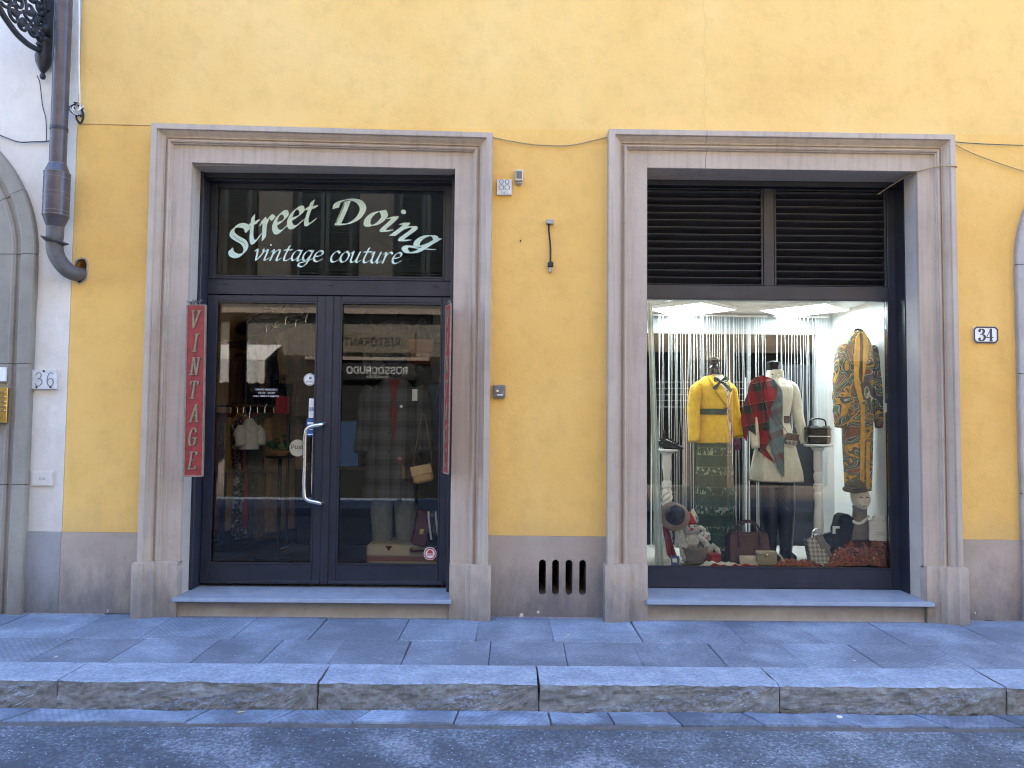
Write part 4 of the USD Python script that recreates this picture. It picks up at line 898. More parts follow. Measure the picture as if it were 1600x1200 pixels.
def sleeve(pts, r, seed=0, amp=.008, sides=22, flat=1.0):
    return rough(tube(pts, r, sides, 9, flat=flat), amp, 16, seed)
def prgs(y, spec, dy=None):
    """rings from picture measurements on the plane y: (py, left px, right px, half depth)"""
    out = []
    for py, a, b, d in spec:
        xa, z = at(a, py, y); xb, _ = at(b, py, y); out.append((z, (xa+xb)/2, y, (xb-xa)/2, d))
    return out
def ppoly(pts, y): return Polygon([at(a, b, y) for a, b in pts])

m_yj = cloth('yellow_wool', (.74, .44, .022)); m_cream = cloth('cream_wool', (.68, .64, .53), .06); m_shirt = cloth('cream_shirt', (.72, .69, .60), .05)
m_greenb = cloth('dark_green_silk', (.022, .055, .035), .35); m_gloss = plain('black_gloss', (.010, .010, .012), .12, .1, bump=0)
m_skin = plain('mannequin_cream', (.62, .57, .48), .4, .05)
m_belt = plain('brown_leather', (.13, .085, .07), .45, .25, 30, .2, 200); m_boot = plain('black_leather', (.010, .011, .016), .32, .3, 12, .1, 120)
m_maroon = plain('maroon_leather', (.055, .012, .012), .38, .3, 14, .15, 150); m_trouser = cloth('grey_flannel', (.19, .20, .19), .1)
def mix2(name, base, over, node, thr, rough_=.85, extra=()):
    pass
def skirt_mat():
    n = {'g': ('geometry', {}), 'w': ('wave_texture', {'bands_direction': 'z', 'profile': 'saw', 'scale': .31416/.165, 'phase': 1.2}),
         'band': ('rgb_ramp', {'ramp': [(0, (0, 0, 0)), (.36, (1, 1, 1)), (.72, (0, 0, 0))], 'interpolate': False}), 'edge': ('rgb_ramp', {'ramp': [(0, (0, 0, 0)), (.32, (1, 1, 1)), (.36, (0, 0, 0)), (.72, (1, 1, 1)), (.76, (0, 0, 0))], 'interpolate': False}),
         'mp': ('mapping', {'scale': (38, 38, 24)}), 'n': ('noise_texture', {'scale': 1, 'detail': 2, 'roughness': .6}), 'th': ('math', {'math_type': 'greater_than', 'value2': .55}), 'm1': ('math', {'math_type': 'multiply'}),
         'sep': ('rgb_to_bw', {}), 'mixa': ('mix', {'color1': (.014, .045, .026), 'color2': (.24, .29, .20)}), 'mixb': ('mix', {'color2': (.06, .10, .05)}), 'p': ('principled_bsdf', {'roughness': .8})}
    l = [('g.position', 'w.vector'), ('w.fac', 'band.fac'), ('w.fac', 'edge.fac'), ('g.position', 'mp.vector'), ('mp.vector', 'n.vector'), ('n.fac', 'th.value1'), ('band.color', 'sep.color'), ('sep.val', 'm1.value1'), ('th.value', 'm1.value2'),
         ('m1.value', 'mixa.fac'), ('mixa.color', 'mixb.color1'), ('edge.color', 'eb.color'), ('eb.val', 'mixb.fac'), ('mixb.color', 'p.base_color')]
    n['eb'] = ('rgb_to_bw', {})
    return mat('green_figured_skirt', n, l)
m_skirt = skirt_mat()
def cells_mat(name, scale, palette, line, lw, distort=.35, rough_=.85):
    n = {'g': ('geometry', {}), 'nz': ('noise_texture', {'scale': scale*.7, 'detail': 3}), 'va': ('vector_math', {'math_type': 'multiply_add', 'vector2': (distort/scale*2,)*3}),
         'v': ('voronoi_texture', {'scale': scale}), 've': ('voronoi_texture', {'scale': scale, 'feature': 'distance_to_edge'}), 's': ('separate_color', {}), 'r': ('rgb_ramp', {'ramp': palette, 'interpolate': False}),
         'e': ('map_range', {'from_min': lw*.6, 'from_max': lw, 'to_min': 1, 'to_max': 0, 'clamp': True}), 'm': ('mix', {'color2': line}), 'n2': ('noise_texture', {'scale': scale*5, 'detail': 3}), 'r2': ('rgb_ramp', {'ramp': [(.4, (.5, .5, .5)), (.55, (1, 1, 1))]}), 'mm': ('mix', {'mix_type': 'multiply', 'fac': .8}), 'p': ('principled_bsdf', {'roughness': rough_})}
    l = [('g.position', 'nz.vector'), ('nz.color', 'va.vector1'), ('g.position', 'va.vector3'), ('va.vector', 'v.vector'), ('va.vector', 've.vector'), ('v.color', 's.color'), ('s.r', 'r.fac'), ('ve.distance', 'e.value'), ('e.result', 'm.fac'),
         ('r.color', 'm.color1'), ('g.position', 'n2.vector'), ('n2.fac', 'r2.fac'), ('m.color', 'mm.color1'), ('r2.color', 'mm.color2'), ('mm.color', 'p.base_color')]
    return mat(name, n, l)
def contour_mat(name, scale, ramp, dist=1.6):
    n = {'g': ('geometry', {}), 'n': ('noise_texture', {'scale': scale, 'detail': 1.0, 'roughness': .35, 'distortion': dist}), 'r': ('rgb_ramp', {'ramp': ramp, 'interpolate': False}),
         'n2': ('noise_texture', {'scale': scale*9, 'detail': 3}), 'r2': ('rgb_ramp', {'ramp': [(.38, (.62, .62, .62)), (.55, (1, 1, 1))]}), 'm': ('mix', {'mix_type': 'multiply', 'fac': .8}),
         'c': ('noise_texture', {'scale': 12, 'detail': 4, 'distortion': 1.5}), 'b': ('bump', {'strength': .5, 'distance': .03}), 'p': ('principled_bsdf', {'roughness': .75})}
    l = [('g.position', 'n.vector'), ('n.fac', 'r.fac'), ('g.position', 'n2.vector'), ('n2.fac', 'r2.fac'), ('r.color', 'm.color1'), ('r2.color', 'm.color2'), ('m.color', 'p.base_color'), ('g.position', 'c.vector'), ('c.fac', 'b.height'), ('b.normal', 'p.normal')]
    return mat(name, n, l)
_och, _sla, _gre, _rus, _cre = (.58, .30, .03), (.055, .055, .085), (.04, .12, .06), (.20, .065, .035), (.50, .50, .40)
m_kimono = contour_mat('batik_silk', 4.6, [(0, _rus), (.33, _cre), (.345, _sla), (.41, _cre), (.42, _gre), (.455, _cre), (.462, _sla), (.49, _och), (.545, _sla), (.585, _cre), (.598, _gre), (.65, _cre), (.66, _rus)])
m_paisley = contour_mat('paisley_silk', 17, [(0, (.03, .02, .03)), (.33, (.36, .22, .10)), (.355, (.30, .045, .025)), (.43, (.04, .022, .026)), (.48, (.36, .10, .035)), (.56, (.30, .20, .10)), (.58, (.05, .02, .025)), (.64, (.28, .04, .025)), (.70, (.38, .28, .14))])
m_fur = cells_mat('shaggy_fur', 45, [(0, (.55, .55, .52)), (.4, (.46, .45, .42)), (.7, (.62, .62, .60))], (.42, .41, .38), .05)
m_shawl = plaid('tartan_wool', [(0, (.24, .012, .02)), (.34, (.010, .035, .028)), (.66, (.008, .012, .016)), (.74, (.40, .30, .25)), (.755, (.26, .014, .022))], [(0, (.26, .014, .022)), (.42, (.012, .04, .03)), (.82, (.40, .32, .28)), (.835, (.26, .016, .022))], .17, .125, tilt=(0, math.radians(12), 0))
m_shawl_blue = plaid('tartan_wool_grey', [(0, (.10, .15, .17)), (.5, (.13, .05, .055)), (.8, (.16, .22, .24))], [(0, (.12, .17, .19)), (.6, (.16, .06, .06)), (.75, (.12, .17, .19))], .17, .1, tilt=(0, math.radians(25), 0))
m_plaidcoat = plaid('grey_plaid_wool', [(0, (.085, .09, .105)), (.22, (.05, .053, .062)), (.42, (.012, .013, .017)), (.62, (.028, .03, .036)), (.80, (.10, .105, .12)), (.83, (.07, .074, .086))], [(0, (.075, .08, .092)), (.30, (.02, .022, .027)), (.52, (.05, .054, .062)), (.72, (.085, .09, .105)), (.95, (.12, .125, .14))], .165, .13)
def mono_mat():
    n = {'g': ('geometry', {}), 'mp': ('mapping', {'rotation': (0, math.radians(45), 0), 'scale': (1, .01, 1)}), 'c': ('checker_texture', {'scale': 42, 'color1': (.42, .41, .38), 'color2': (.19, .185, .175)}), 'p': ('principled_bsdf', {'roughness': .5})}
    return mat('monogram_canvas', n, [('g.position', 'mp.vector'), ('mp.vector', 'c.vector'), ('c.color', 'p.base_color')])
m_mono = mono_mat()
def wicker_mat(name, a, b, s=60):
    n = {'g': ('geometry', {}), 'w': ('brick_texture', {'scale': s, 'color1': a, 'color2': mul(a, .8), 'mortar': b, 'mortar_size': .06, 'brick_width': .8, 'row_height': .4}), 'mp': ('mapping', {'rotation': (math.radians(90), 0, 0)}), 'bp': ('bump', {'strength': .6, 'distance': .004}), 'p': ('principled_bsdf', {'roughness': .7})}
    return mat(name, n, [('g.position', 'mp.vector'), ('mp.vector', 'w.vector'), ('w.color', 'p.base_color'), ('w.fac', 'bp.height'), ('bp.normal', 'p.normal')])
m_wicker, m_straw = wicker_mat('grey_wicker', (.30, .26, .21), (.10, .085, .07)), wicker_mat('straw_wicker', (.48, .43, .30), (.2, .17, .1), 45)

# ================================================================== DISPLAY WINDOW, INSIDE
FZ = .30                                         # window floor
box_ = thing('display_box', 'white panelled window display box with low floor and pale side wall', 'display case', (2.05, .9, .16))
obj('platform', bx(.99, 3.088, .375, 1.45, .16, FZ), plain('display_floor', (.52, .50, .47), .7), box_)
obj('side_panel', bx(3.088, 3.108, .375, 1.47, .16, 2.56), m_whitepaint, box_, label='white panel behind the patterned robe')
obj('side_panel', bx(.96, .99, .375, 1.40, .16, 2.56), m_whitepaint, box_)
CZ = 2.475
obj('ceiling', bx(.99, 3.088, .38, 1.45, CZ+.02, 2.555), plain('display_ceiling', (.42, .43, .44), .7, .05), box_)
obj('rear_beam', bx(2.93, 3.088, 1.40, 1.47, FZ, CZ+.02), plain('grey_column', (.45, .46, .46), .6, .05), box_); obj('rear_door', bx(2.56, 2.93, 1.50, 1.54, FZ, 2.02), plain('dark_rear_panel', (.022, .025, .034), .5), box_)
obj('rear_header', bx(.99, 2.93, 1.40, 1.47, 2.30, CZ+.02), plain('grey_header', (.25, .265, .27), .6, .05), box_)
for corners, l in (([(1012, 482), (1096, 471.5), (1150, 483), (1060, 495)], 'bright ceiling light panel above the yellow jacket'), ([(1187, 484), (1290, 473), (1326, 484), (1228, 495.5)], 'bright ceiling light panel nearest the patterned robe')):
    c = [ground_at(*q, z=CZ)[:2] for q in corners]; cc = np.mean(c, 0)
    c = [cc+(q-cc)*.98 for q in c]
    t = thing('ceiling_light', l, 'ceiling light', (*cc, CZ))
    pg = Polygon(c)
    obj('diffuser', extz(pg, CZ-.004, CZ+.006), m_panel, t); obj('light_frame', extz(pg.buffer(.012, join_style=2).difference(pg.buffer(.001, join_style=2)), CZ-.008, CZ+.019), m_whitepaint, t)
for px in (1045, 1328):
    p = ground_at(px, 469, CZ+.0); t = thing('spot_light', 'small recessed spot lamp at the window edge above the '+('curtain' if px < 1200 else 'robe'), 'spot light', p)
    obj('bezel', lathe([(.018, -.006), (.032, -.008), (.034, .019), (.018, .019)], p, 18), m_steel, t); obj('lens', lathe([(0, -.002), (.018, -.002), (.018, .01), (0, .01)], p, 14), m_spot, t)

# string curtains
def strings(label, px0, px1, n, pyb, y, spread=4, rad=.0020):
    t = thing('string_curtain', label, 'string curtain', (*at((px0+px1)/2, 500, y)[:1], y, CZ))
    xa, xb = at(px0, 560, y)[0], at(px1, 560, y)[0]
    obj('rail', tube([(xa-.02, y, CZ-.012), (xb+.02, y, CZ-.012)], .008, 8), m_whitepaint, t)
    for k in range(n):
        x = xa+(xb-xa)*(k+.5)/n + rng.gauss(0, .008); sl = rng.gauss(0, .012); zb = at(1100, pyb+rng.uniform(-6, 6), y)[1]; zb = max(zb, FZ+.01)
        yy = y+rng.uniform(-.02, .02)
        p = [(x, y, CZ-.012), (x+sl*.5, yy, (CZ+zb)/2+.3), (x+sl+rng.gauss(0, .004), yy, (CZ+zb)/2-.2), (x+sl*1.1, yy, zb)]
        obj('string', tube(p, rad*rng.uniform(.75, 1.3), 5, 3, caps=False), m_string, t)
m_string = plain('white_cord', (.54, .56, .57), .7, .12, 30, 0)
strings('long white string curtain hanging behind the yellow jacket', 1019, 1150, 44, 880, 1.32)
strings('white string curtain between the two dressed mannequins', 1151, 1196, 16, 875, 1.35)
strings('short white string curtain behind the cream coat, ending above the black bag', 1212, 1292, 25, 668, 1.34)
m_wire = plain('grey_wire', (.30, .31, .31), .5, .1)
# wire grid behind
t = thing('wire_rack', 'white wire grid shelf behind the string curtain', 'rack', (at(1088, 620, 1.6)[0], 1.6, .3))
for py in (597, 607, 617, 626, 636): 
    a, b = P3(1018, py, 1.6), P3(1165, py, 1.6); obj('wire', tube([a, b], .0022, 5), m_wire, t)
for px in np.arange(1020, 1166, 12): obj('wire', tube([P3(px, 594, 1.6), P3(px, 640, 1.6)], .0018, 4), m_wire, t)
for px in (1018, 1165): obj('post', tube([P3(px, 590, 1.6), np.array([*P3(px, 590, 1.6)[:2], .16])], .006, 6), m_whitepaint, t)
# thin white curtain at the window edge
xa = [(1015, 1021), (1017, 1031), (1023, 1040)]
y = .42; G = []
for k, py in enumerate(np.linspace(474, 884, 22)):
    u = k/21; l, r = 1012+u*13, 1019+u*17; row = []
    for q in np.linspace(0, 1, 14): 
        p = P3(l+(r-l)*q, py, y); row.append(p+[0, .02*math.sin(q*9+u)*(.4+u), 0])
    G.append(row)
obj('window_curtain', sheet(G, .003), plain('pale_voile', (.62, .70, .70), .8, .05), smooth=True, label='narrow pale curtain strip leaning down the window edge beside the hat', cat='curtain')

# --- mannequin in the yellow jacket
y = .80
def stand(t, x, yy): 
    obj('stand', [lathe([(0, 0), (.15, 0), (.15, .012), (.02, .02), (0, .02)], (x, yy, FZ), 24), tube([(x, yy, FZ+.01), (x, yy, FZ+.8)], .012, 8)], m_steel, t)
x0 = at(1116, 640, y)[0]
t = thing('mannequin', 'headless mannequin in a yellow jacket with green belt, bow and long green skirt', 'mannequin', (x0, y, FZ))
Tm = lambda m, a=14: rot(m, [0, 0, 1], a, [x0, y, 0])
LJ = Loft(prgs(y, [(692, 1088, 1141, .125), (680, 1089, 1140, .128), (662, 1092, 1137, .118), (646, 1094, 1134, .105), (630, 1091, 1138, .118), (615, 1089, 1140, .125), (602, 1088, 1141, .105), (594, 1092, 1138, .075), (588, 1101, 1129, .058)]), 2.3, (7, .004, .035), 3)
obj('jacket', Tm(LJ.mesh(46, 80)), m_yj, t, smooth=True)
LS = Loft(prgs(y, [(872, 1086, 1147, .16), (800, 1087, 1146, .155), (740, 1088, 1144, .15), (700, 1090, 1141, .135), (684, 1092, 1137, .115)]), 2.2, (11, .01, .06), 5)
obj('skirt', Tm(LS.mesh(40, 110)), m_skirt, t, smooth=True)
ar = sleeve([P3(1100, 604, y), P3(1091, 604, y), P3(1084, 613, y), P3(1081, 635, y), P3(1079, 665, y)+[0, -.02, 0], P3(1078, 690, y)+[0, -.04, 0]], [.035, .046, .056, .056, .052, .050], 2)
al = sleeve([P3(1130, 604, y), P3(1138, 604, y), P3(1146, 613, y), P3(1149, 636, y), P3(1151, 662, y)+[0, -.04, 0], P3(1152, 683, y)+[0, -.07, 0]], [.035, .046, .055, .054, .050, .048], 4)
obj('sleeve', Tm(ar), m_yj, t, smooth=True); obj('sleeve', Tm(al), m_yj, t, smooth=True)
sh_ = ppoly([(1107, 586), (1127, 586), (1134, 600), (1129, 634), (1121, 616), (1110, 600)], y); obj('shirt_front', Tm(LJ.overlay(sh_, .002, .004)), m_shirt, t)
for pg in ([(1100, 588), (1108, 586), (1124, 618), (1127, 638), (1105, 612), (1112, 607), (1103, 604)], [(1127, 586), (1133, 590), (1141, 604), (1137, 609), (1141, 613), (1129, 637), (1130, 618), (1133, 602)]):
    obj('lapel', Tm(LJ.overlay(ppoly(pg, y), .010, .007)), m_yj, t)
obj('front_edge', Tm(LJ.overlay(ppoly([(1127, 637), (1130, 637), (1133, 660), (1136, 688), (1131, 684), (1129, 660)], y), .006, .005)), m_yj, t)
obj('belt', Tm(LJ.mesh(5, 80, at(1116, 648, y)[1], at(1116, 639, y)[1], .008)), m_greenb, t, smooth=40)
obj('buckle', Tm(LJ.overlay(ppoly([(1120, 637), (1129, 637), (1129, 641), (1120, 641)], y), .014, .006)), m_steel, t)
yb_ = y-.150
def bowpiece(pts, r, fl=.35): return Tm(tube([P3(a, b, yb_-c) for a, b, c in pts], r, 12, 6, flat=fl, flat_dir=(0, 1, 0)))
obj('bow', bowpiece([(1119, 596, 0), (1113, 593, .02), (1108, 592, .01), (1110, 596, .0), (1119, 597, 0)], [.006, .014, .016, .014, .006]), m_greenb, t, smooth=50)
obj('bow', bowpiece([(1119, 596, 0), (1125, 592, .02), (1131, 591, .01), (1129, 596, .0), (1119, 597, 0)], [.006, .014, .016, .014, .006]), m_greenb, t, smooth=50)
obj('bow_tail', bowpiece([(1118, 597, 0), (1113, 602, .01), (1107, 608, .005)], [.008, .014, .018]), m_greenb, t, smooth=50); obj('bow_tail', bowpiece([(1120, 597, 0), (1129, 603, .01), (1138, 611, -.01)], [.008, .014, .018]), m_greenb, t, smooth=50)
obj('bow_knot', Tm(ball(P3(1119, 596.5, yb_-.012), .014, 2, (1, .7, 1))), m_greenb, t, smooth=True)
for z in (600, 611, 621): obj('button', Tm(LJ.overlay(Point(at(1126, z, y)).buffer(.007), .008, .004)), m_black, t)
px_, pz_ = at(1116, 588, y)
obj('neck_cap', lathe([(0, -.03), (.062, -.03), (.058, .03), (.045, .06), (.05, .075), (.035, .085), (.028, .10), (.042, .118), (.046, .14), (.036, .162), (0, .172)], (px_, y, pz_), 28), m_gloss, t, smooth=50)
p = P3(1152, 694, y-.1); obj('glove', rough(ball(p, .035, 3, (1, .7, 1.5)), .01, 40, 3), plain('plum_leather', (.09, .015, .06), .5), t)
stand(t, x0, y)
# --- mannequin in the cream coat
y = .78; x1_ = at(1211, 640, y)[0]
t = thing('mannequin', 'headless mannequin in a cream belted coat with tartan shawl and tall black boots', 'mannequin', (x1_, y, FZ))
LC = Loft(prgs(y, [(751, 1172, 1253, .20), (735, 1174, 1251, .195), (705, 1180, 1243, .17), (680, 1186, 1237, .14), (655, 1191, 1231, .108), (640, 1189, 1234, .118), (620, 1187, 1237, .128), (605, 1186, 1238, .112), (596, 1191, 1232, .08), (590, 1199, 1223, .058), (578, 1200, 1222, .056)]), 2.25, (8, .003, .04), 11)
obj('coat', LC.mesh(56, 96), m_cream, t, smooth=True)
obj('sleeve', sleeve([P3(1224, 602, y), P3(1233, 602, y), P3(1240, 611, y), P3(1245, 640, y), P3(1250, 668, y)+[0, -.02, 0], P3(1254, 692, y)+[0, -.04, 0]], [.035, .042, .050, .048, .042, .032], 6, .005), m_cream, t, smooth=True)
obj('sleeve', sleeve([P3(1189, 601, y), P3(1183, 610, y), P3(1178, 640, y), P3(1176, 668, y)+[0, -.03, 0], P3(1177, 700, y)+[0, -.06, 0]], [.046, .055, .050, .043, .036], 7, .005), m_cream, t, smooth=True)
obj('belt', LC.mesh(5, 96, at(1211, 661, y)[1], at(1211, 650, y)[1], .006), m_belt, t, smooth=40)
obj('collar', LC.mesh(5, 60, at(1211, 590, y)[1], at(1211, 579, y)[1], .008), m_cream, t, smooth=40)
obj('placket', LC.overlay(ppoly([(1208, 590), (1217, 590), (1217, 748), (1208, 748)], y), .004, .004), m_cream, t)
for px, z in ((1203, 586), (1211, 586), (1203, 590), (1211, 590)): obj('button', LC.overlay(Point(at(px, z, y)).buffer(.007), .014, .004), m_steel, t)
px_, pz_ = at(1208, 580, y)
obj('neck_cap', lathe([(0, -.03), (.05, -.03), (.052, .045), (.060, .055), (.060, .075), (.02, .09), (0, .095)], (px_, y, pz_), 28), m_gloss, t, smooth=50)
for px, dy in ((1203, .0), (1228, -.02)):
    p = [P3(px, q, y+dy) for q in (742, 790, 830, 862)]
    bt = tube(p + [np.array([p[-1][0], y+dy, FZ+.05])], [.072, .075, .062, .05, .052], 20, 5)
    ft = trimesh.convex.convex_hull(np.vstack([ball((p[-1][0], y+dy+.03, FZ+.05), .045, 2).vertices, ball((p[-1][0]+.01, y+dy-.12, FZ+.035), .035, 2).vertices, [(p[-1][0]-.03, y+dy+.05, FZ+.002), (p[-1][0]+.03, y+dy-.13, FZ+.002), (p[-1][0]-.03, y+dy-.13, FZ+.002), (p[-1][0]+.03, y+dy+.05, FZ+.002)]]))
    obj('boot', [bt, ft], m_boot, t, smooth=50)
# shawl over one shoulder, falling in a point
def shawl(front_pts, off, m, nm, amp=.018, fold=60):
    pg = ppoly(front_pts, y); mm = ext(pg, 0, .007); v, f = trimesh.remesh.subdivide_to_size(mm.vertices, mm.faces, .014, max_iter=14)
    v = v.copy(); v[:, 1] += np.minimum(LC.front(v[:, 0], v[:, 2]), y-.02) - off + amp*np.sin(v[:, 0]*fold+v[:, 2]*8) ; obj(nm, trimesh.Trimesh(v, f), m, sw, smooth=True)
sw = thing('tartan_shawl', 'red and green tartan shawl draped over the shoulder of the cream coat', 'shawl', (x1_-.15, y-.15, 1.2))
shawl([(1188, 587), (1199, 592), (1204, 603), (1196, 640), (1193, 662), (1190, 690), (1187, 700), (1196, 722), (1181, 706), (1176, 680), (1166, 672), (1164, 690), (1158, 684), (1153, 655), (1160, 625), (1167, 600), (1176, 590)], .055, m_shawl, 'shawl_fold')
shawl([(1196, 590), (1203, 594), (1212, 612), (1213, 650), (1211, 700), (1210, 742), (1200, 728), (1192, 690), (1190, 640), (1192, 610)], .040, m_shawl_blue, 'shawl_end', .008)
# cross-body purse
t = thing('shoulder_purse', 'small brown purse on a thin strap at the hip of the cream coat', 'bag', P3(1236, 690, .62))
p = P3(1237, 686, .60)
obj('purse_body', rot(cbx(p[0]-.055, p[0]+.05, p[1]-.02, p[1]+.02, p[2]-.05, p[2]+.045, .012), [0, 1, 0], 8, p), m_mono, t); obj('flap', rot(cbx(p[0]-.057, p[0]+.052, p[1]-.026, p[1]-.018, p[2]-.01, p[2]+.048, .004), [0, 1, 0], 8, p), m_belt, t)
obj('strap', tube([P3(1196, 592, .69), P3(1206, 625, .64), P3(1217, 655, .62), P3(1230, 676, .60)], .003, 6, 6), m_belt, t)

# --- patterned robe on its hanger
y = .58
t = thing('patterned_robe', 'long ochre, green and slate patterned robe hanging against the white panel', 'robe', P3(1340, 640, y))
LK = Loft(prgs(y, [(766, 1322, 1361, .07), (740, 1321, 1362, .075), (690, 1318, 1363, .085), (640, 1316, 1364, .09), (600, 1315, 1366, .095), (565, 1315, 1366, .09), (545, 1318, 1364, .075), (530, 1324, 1358, .055), (518, 1334, 1349, .03)]), 2.2, (7, .01, .07), 21)
obj('robe_body', LK.mesh(60, 90), m_kimono, t, smooth=True)
obj('sleeve', sleeve([P3(1322, 538, y), P3(1316, 560, y), P3(1312, 600, y)+[0, -.03, 0], P3(1310, 640, y)+[0, -.05, 0], P3(1309, 668, y)+[0, -.06, 0]], [.045, .062, .068, .062, .055], 9, .014), m_kimono, t, smooth=True)
obj('sleeve', sleeve([P3(1360, 540, y), P3(1366, 562, y), P3(1368, 600, y)+[0, -.03, 0], P3(1370, 640, y)+[0, -.05, 0], P3(1372, 668, y)+[0, -.05, 0]], [.045, .060, .064, .058, .05], 10, .014), m_kimono, t, smooth=True)
m_ochre = cloth('ochre_silk', (.60, .31, .035), .25)
for pg in ([(1331, 530), (1338, 520), (1334, 560), (1332, 590), (1339, 628), (1334, 632), (1326, 600), (1326, 560)], [(1343, 520), (1350, 527), (1347, 555), (1341, 585), (1338, 600), (1339, 560)], [(1335, 632), (1341, 632), (1342, 765), (1336, 765)], [(1344, 690), (1350, 690), (1351, 762), (1345, 762)]):
    obj('lapel_band', LK.overlay(ppoly(pg, y), .014, .008), m_ochre, t)
obj('dark_lining', LK.overlay(ppoly([(1336, 524), (1345, 522), (1341, 560), (1337, 600), (1333, 580), (1334, 550)], y), .006, .005), m_black, t)
t2 = thing('coat_hanger', 'black hanger hooked to the white panel, carrying the patterned robe', 'hanger', P3(1341, 512, y))
obj('hook', tube([P3(1341, 518, y), P3(1341, 508, y), P3(1342, 500, y), P3(1344, 496, y)], .003, 6, 5), m_steel, t2); obj('shoulder_bar', tube([P3(1328, 530, y), P3(1336, 517, y), P3(1341, 515, y), P3(1348, 518, y), P3(1356, 531, y)], .011, 8, 5), m_gloss, t2)
obj('wall_hook', [tube([P3(1341, 500, y+.02), np.array([3.088, y+.02, P3(1341, 497, y)[2]])], .004, 6)], m_steel, t2)

# --- pedestals
def pedestal(label, px, y, pyt, prof, twist=None, top=.092):
    x, zt = at(px, pyt, y); H = zt-FZ
    t = thing('pedestal', label, 'pedestal', (x, y, FZ))
    obj('shaft', lathe([(r*1.2, h*H) for r, h in prof], (x, y, FZ), 40, twist and (twist[0]*H, twist[1]*H, *twist[2:])), m_whitepaint, t, smooth=35)
    obj('top_plate', lathe([(0, H-.022), (top*.85, H-.022), (top, H-.012), (top, H-.004), (top*.97, H), (0, H)], (x, y, FZ), 36), m_whitepaint, t, smooth=40)
    return np.array([x, y, zt])
hs = np.linspace(.12, .62, 60)
ped1 = pedestal('white column pedestal with twisted shaft, carrying black shoes', 1042, .68, 702, [(0, 0), (.09, 0), (.09, .03), (.05, .06), (.035, .10)] + [(.034, h) for h in hs] + [(.026, .64), (.034, .66), (.034, .70), (.024, .72), (.028, .80), (.034, .84), (.03, .92), (.03, .95), (.05, .972), (.0, .973)], (.12, .62, .16, 4, 2.2))
ped2 = pedestal('white turned column pedestal carrying the black box bag', 1278, .66, 694, [(0, 0), (.08, 0), (.08, .03), (.04, .06), (.03, .09), (.036, .12), (.032, .15), (.022, .165), (.03, .20), (.034, .36), (.030, .44), (.024, .50), (.032, .54), (.030, .58), (.022, .595), (.034, .63), (.034, .655), (.022, .67), (.03, .70), (.032, .74), (.024, .765), (.03, .78), (.03, .90), (.03, .94), (.05, .972), (0, .973)], top=.115)
# black shoes with straps
t = thing('shoes', 'pair of black strappy heeled shoes on the twisted pedestal', 'shoes', ped1)
for dx, dy, a in ((-.03, .02, -20), (.04, -.02, -35)):
    c = ped1+[dx, dy, 0]
    s = trimesh.convex.convex_hull(np.vstack([ball(c+[-.05, 0, .06], .028, 2).vertices, ball(c+[.03, 0, .025], .024, 2).vertices, ball(c+[.09, 0, .014], .013, 2).vertices]))
    parts = [s, tube([c+[-.065, 0, .05], c+[-.07, 0, .0]], [.012, .006], 8)]
    for q in range(6): parts.append(tube([c+[-.06+.02*q, -.026, .04], c+[-.05+.02*q, 0, .10-.008*q], c+[-.06+.02*q, .026, .04]], .005, 6, 4))
    parts.append(tube([c+[-.07, 0, .07], c+[-.072, .0, .14], c+[-.06, -.02, .15]], .014, 8, 4))
    obj('shoe', [rot(k, [0, 0, 1], a, c) for k in parts], m_boot, t, smooth=50)
# black box bag
p = ped2; t = thing('box_bag', 'black box-shaped handbag standing on the turned pedestal', 'bag', p)
obj('bag_body', cbx(p[0]-.10, p[0]+.10, p[1]-.05, p[1]+.05, p[2], p[2]+.14, .018), m_gloss, t); obj('trim', cbx(p[0]-.10, p[0]+.10, p[1]-.054, p[1]-.048, p[2]+.062, p[2]+.072, .002), m_steel, t)
obj('lid', cbx(p[0]-.103, p[0]+.103, p[1]-.053, p[1]+.053, p[2]+.10, p[2]+.155, .02), m_boot, t); obj('handle', tube([p+[-.07, 0, .15], p+[-.06, 0, .20], p+[0, 0, .215], p+[.06, 0, .20], p+[.07, 0, .15]], .007, 8, 5), m_boot, t); obj('clasp', cbx(p[0]-.02, p[0]+.02, p[1]-.058, p[1]-.05, p[2]+.145, p[2]+.155, .002), m_steel, t)

# --- on the window floor
def fl(px, y): return np.array([at(px, 800, y)[0], y, FZ])
y = .55
p = P3(1054, 806, y)
t = thing('felt_hat', 'brown felt hat with dark navy crown tilted towards the street', 'hat', p)
br = lathe([(.075, .0), (.118, -.012), (.124, -.006), (.118, .0), (.075, .010)], (0, 0, 0), 48); v = br.vertices.copy(); v[:, 2] += .022*(v[:, 0]/.12)**2 - .014*(v[:, 1]/.12)**2; br.vertices = v
cr_ = lathe([(.080, -.004), (.076, .05), (.070, .085), (.052, .104), (.02, .098), (0, .094)], (0, 0, 0), 40); v = cr_.vertices.copy(); v[:, 2] -= .03*np.exp(-(v[:, 0]/.022)**2)*(v[:, 2] > .07); cr_.vertices = v
bd = lathe([(.079, .006), (.0815, .007), (.079, .032), (.076, .032)], (0, 0, 0), 40)
for nm, m, mm in (('brim', br, cloth('brown_felt', (.20, .15, .12), .1)), ('crown', cr_, cloth('navy_felt', (.022, .026, .036), .2)), ('band', bd, m_black)):
    rot(m, [1, 0, 0], 62, [0, 0, 0]); rot(m, [0, 1, 0], 22, [0, 0, 0]); rot(m, [0, 0, 1], -12, [0, 0, 0]); m.apply_translation(p); obj(nm, m, mm, t, smooth=45)
q = fl(1043, .60); t = thing('red_shawl', 'red cloth hanging from under the felt hat beside the curtain', 'cloth', q)
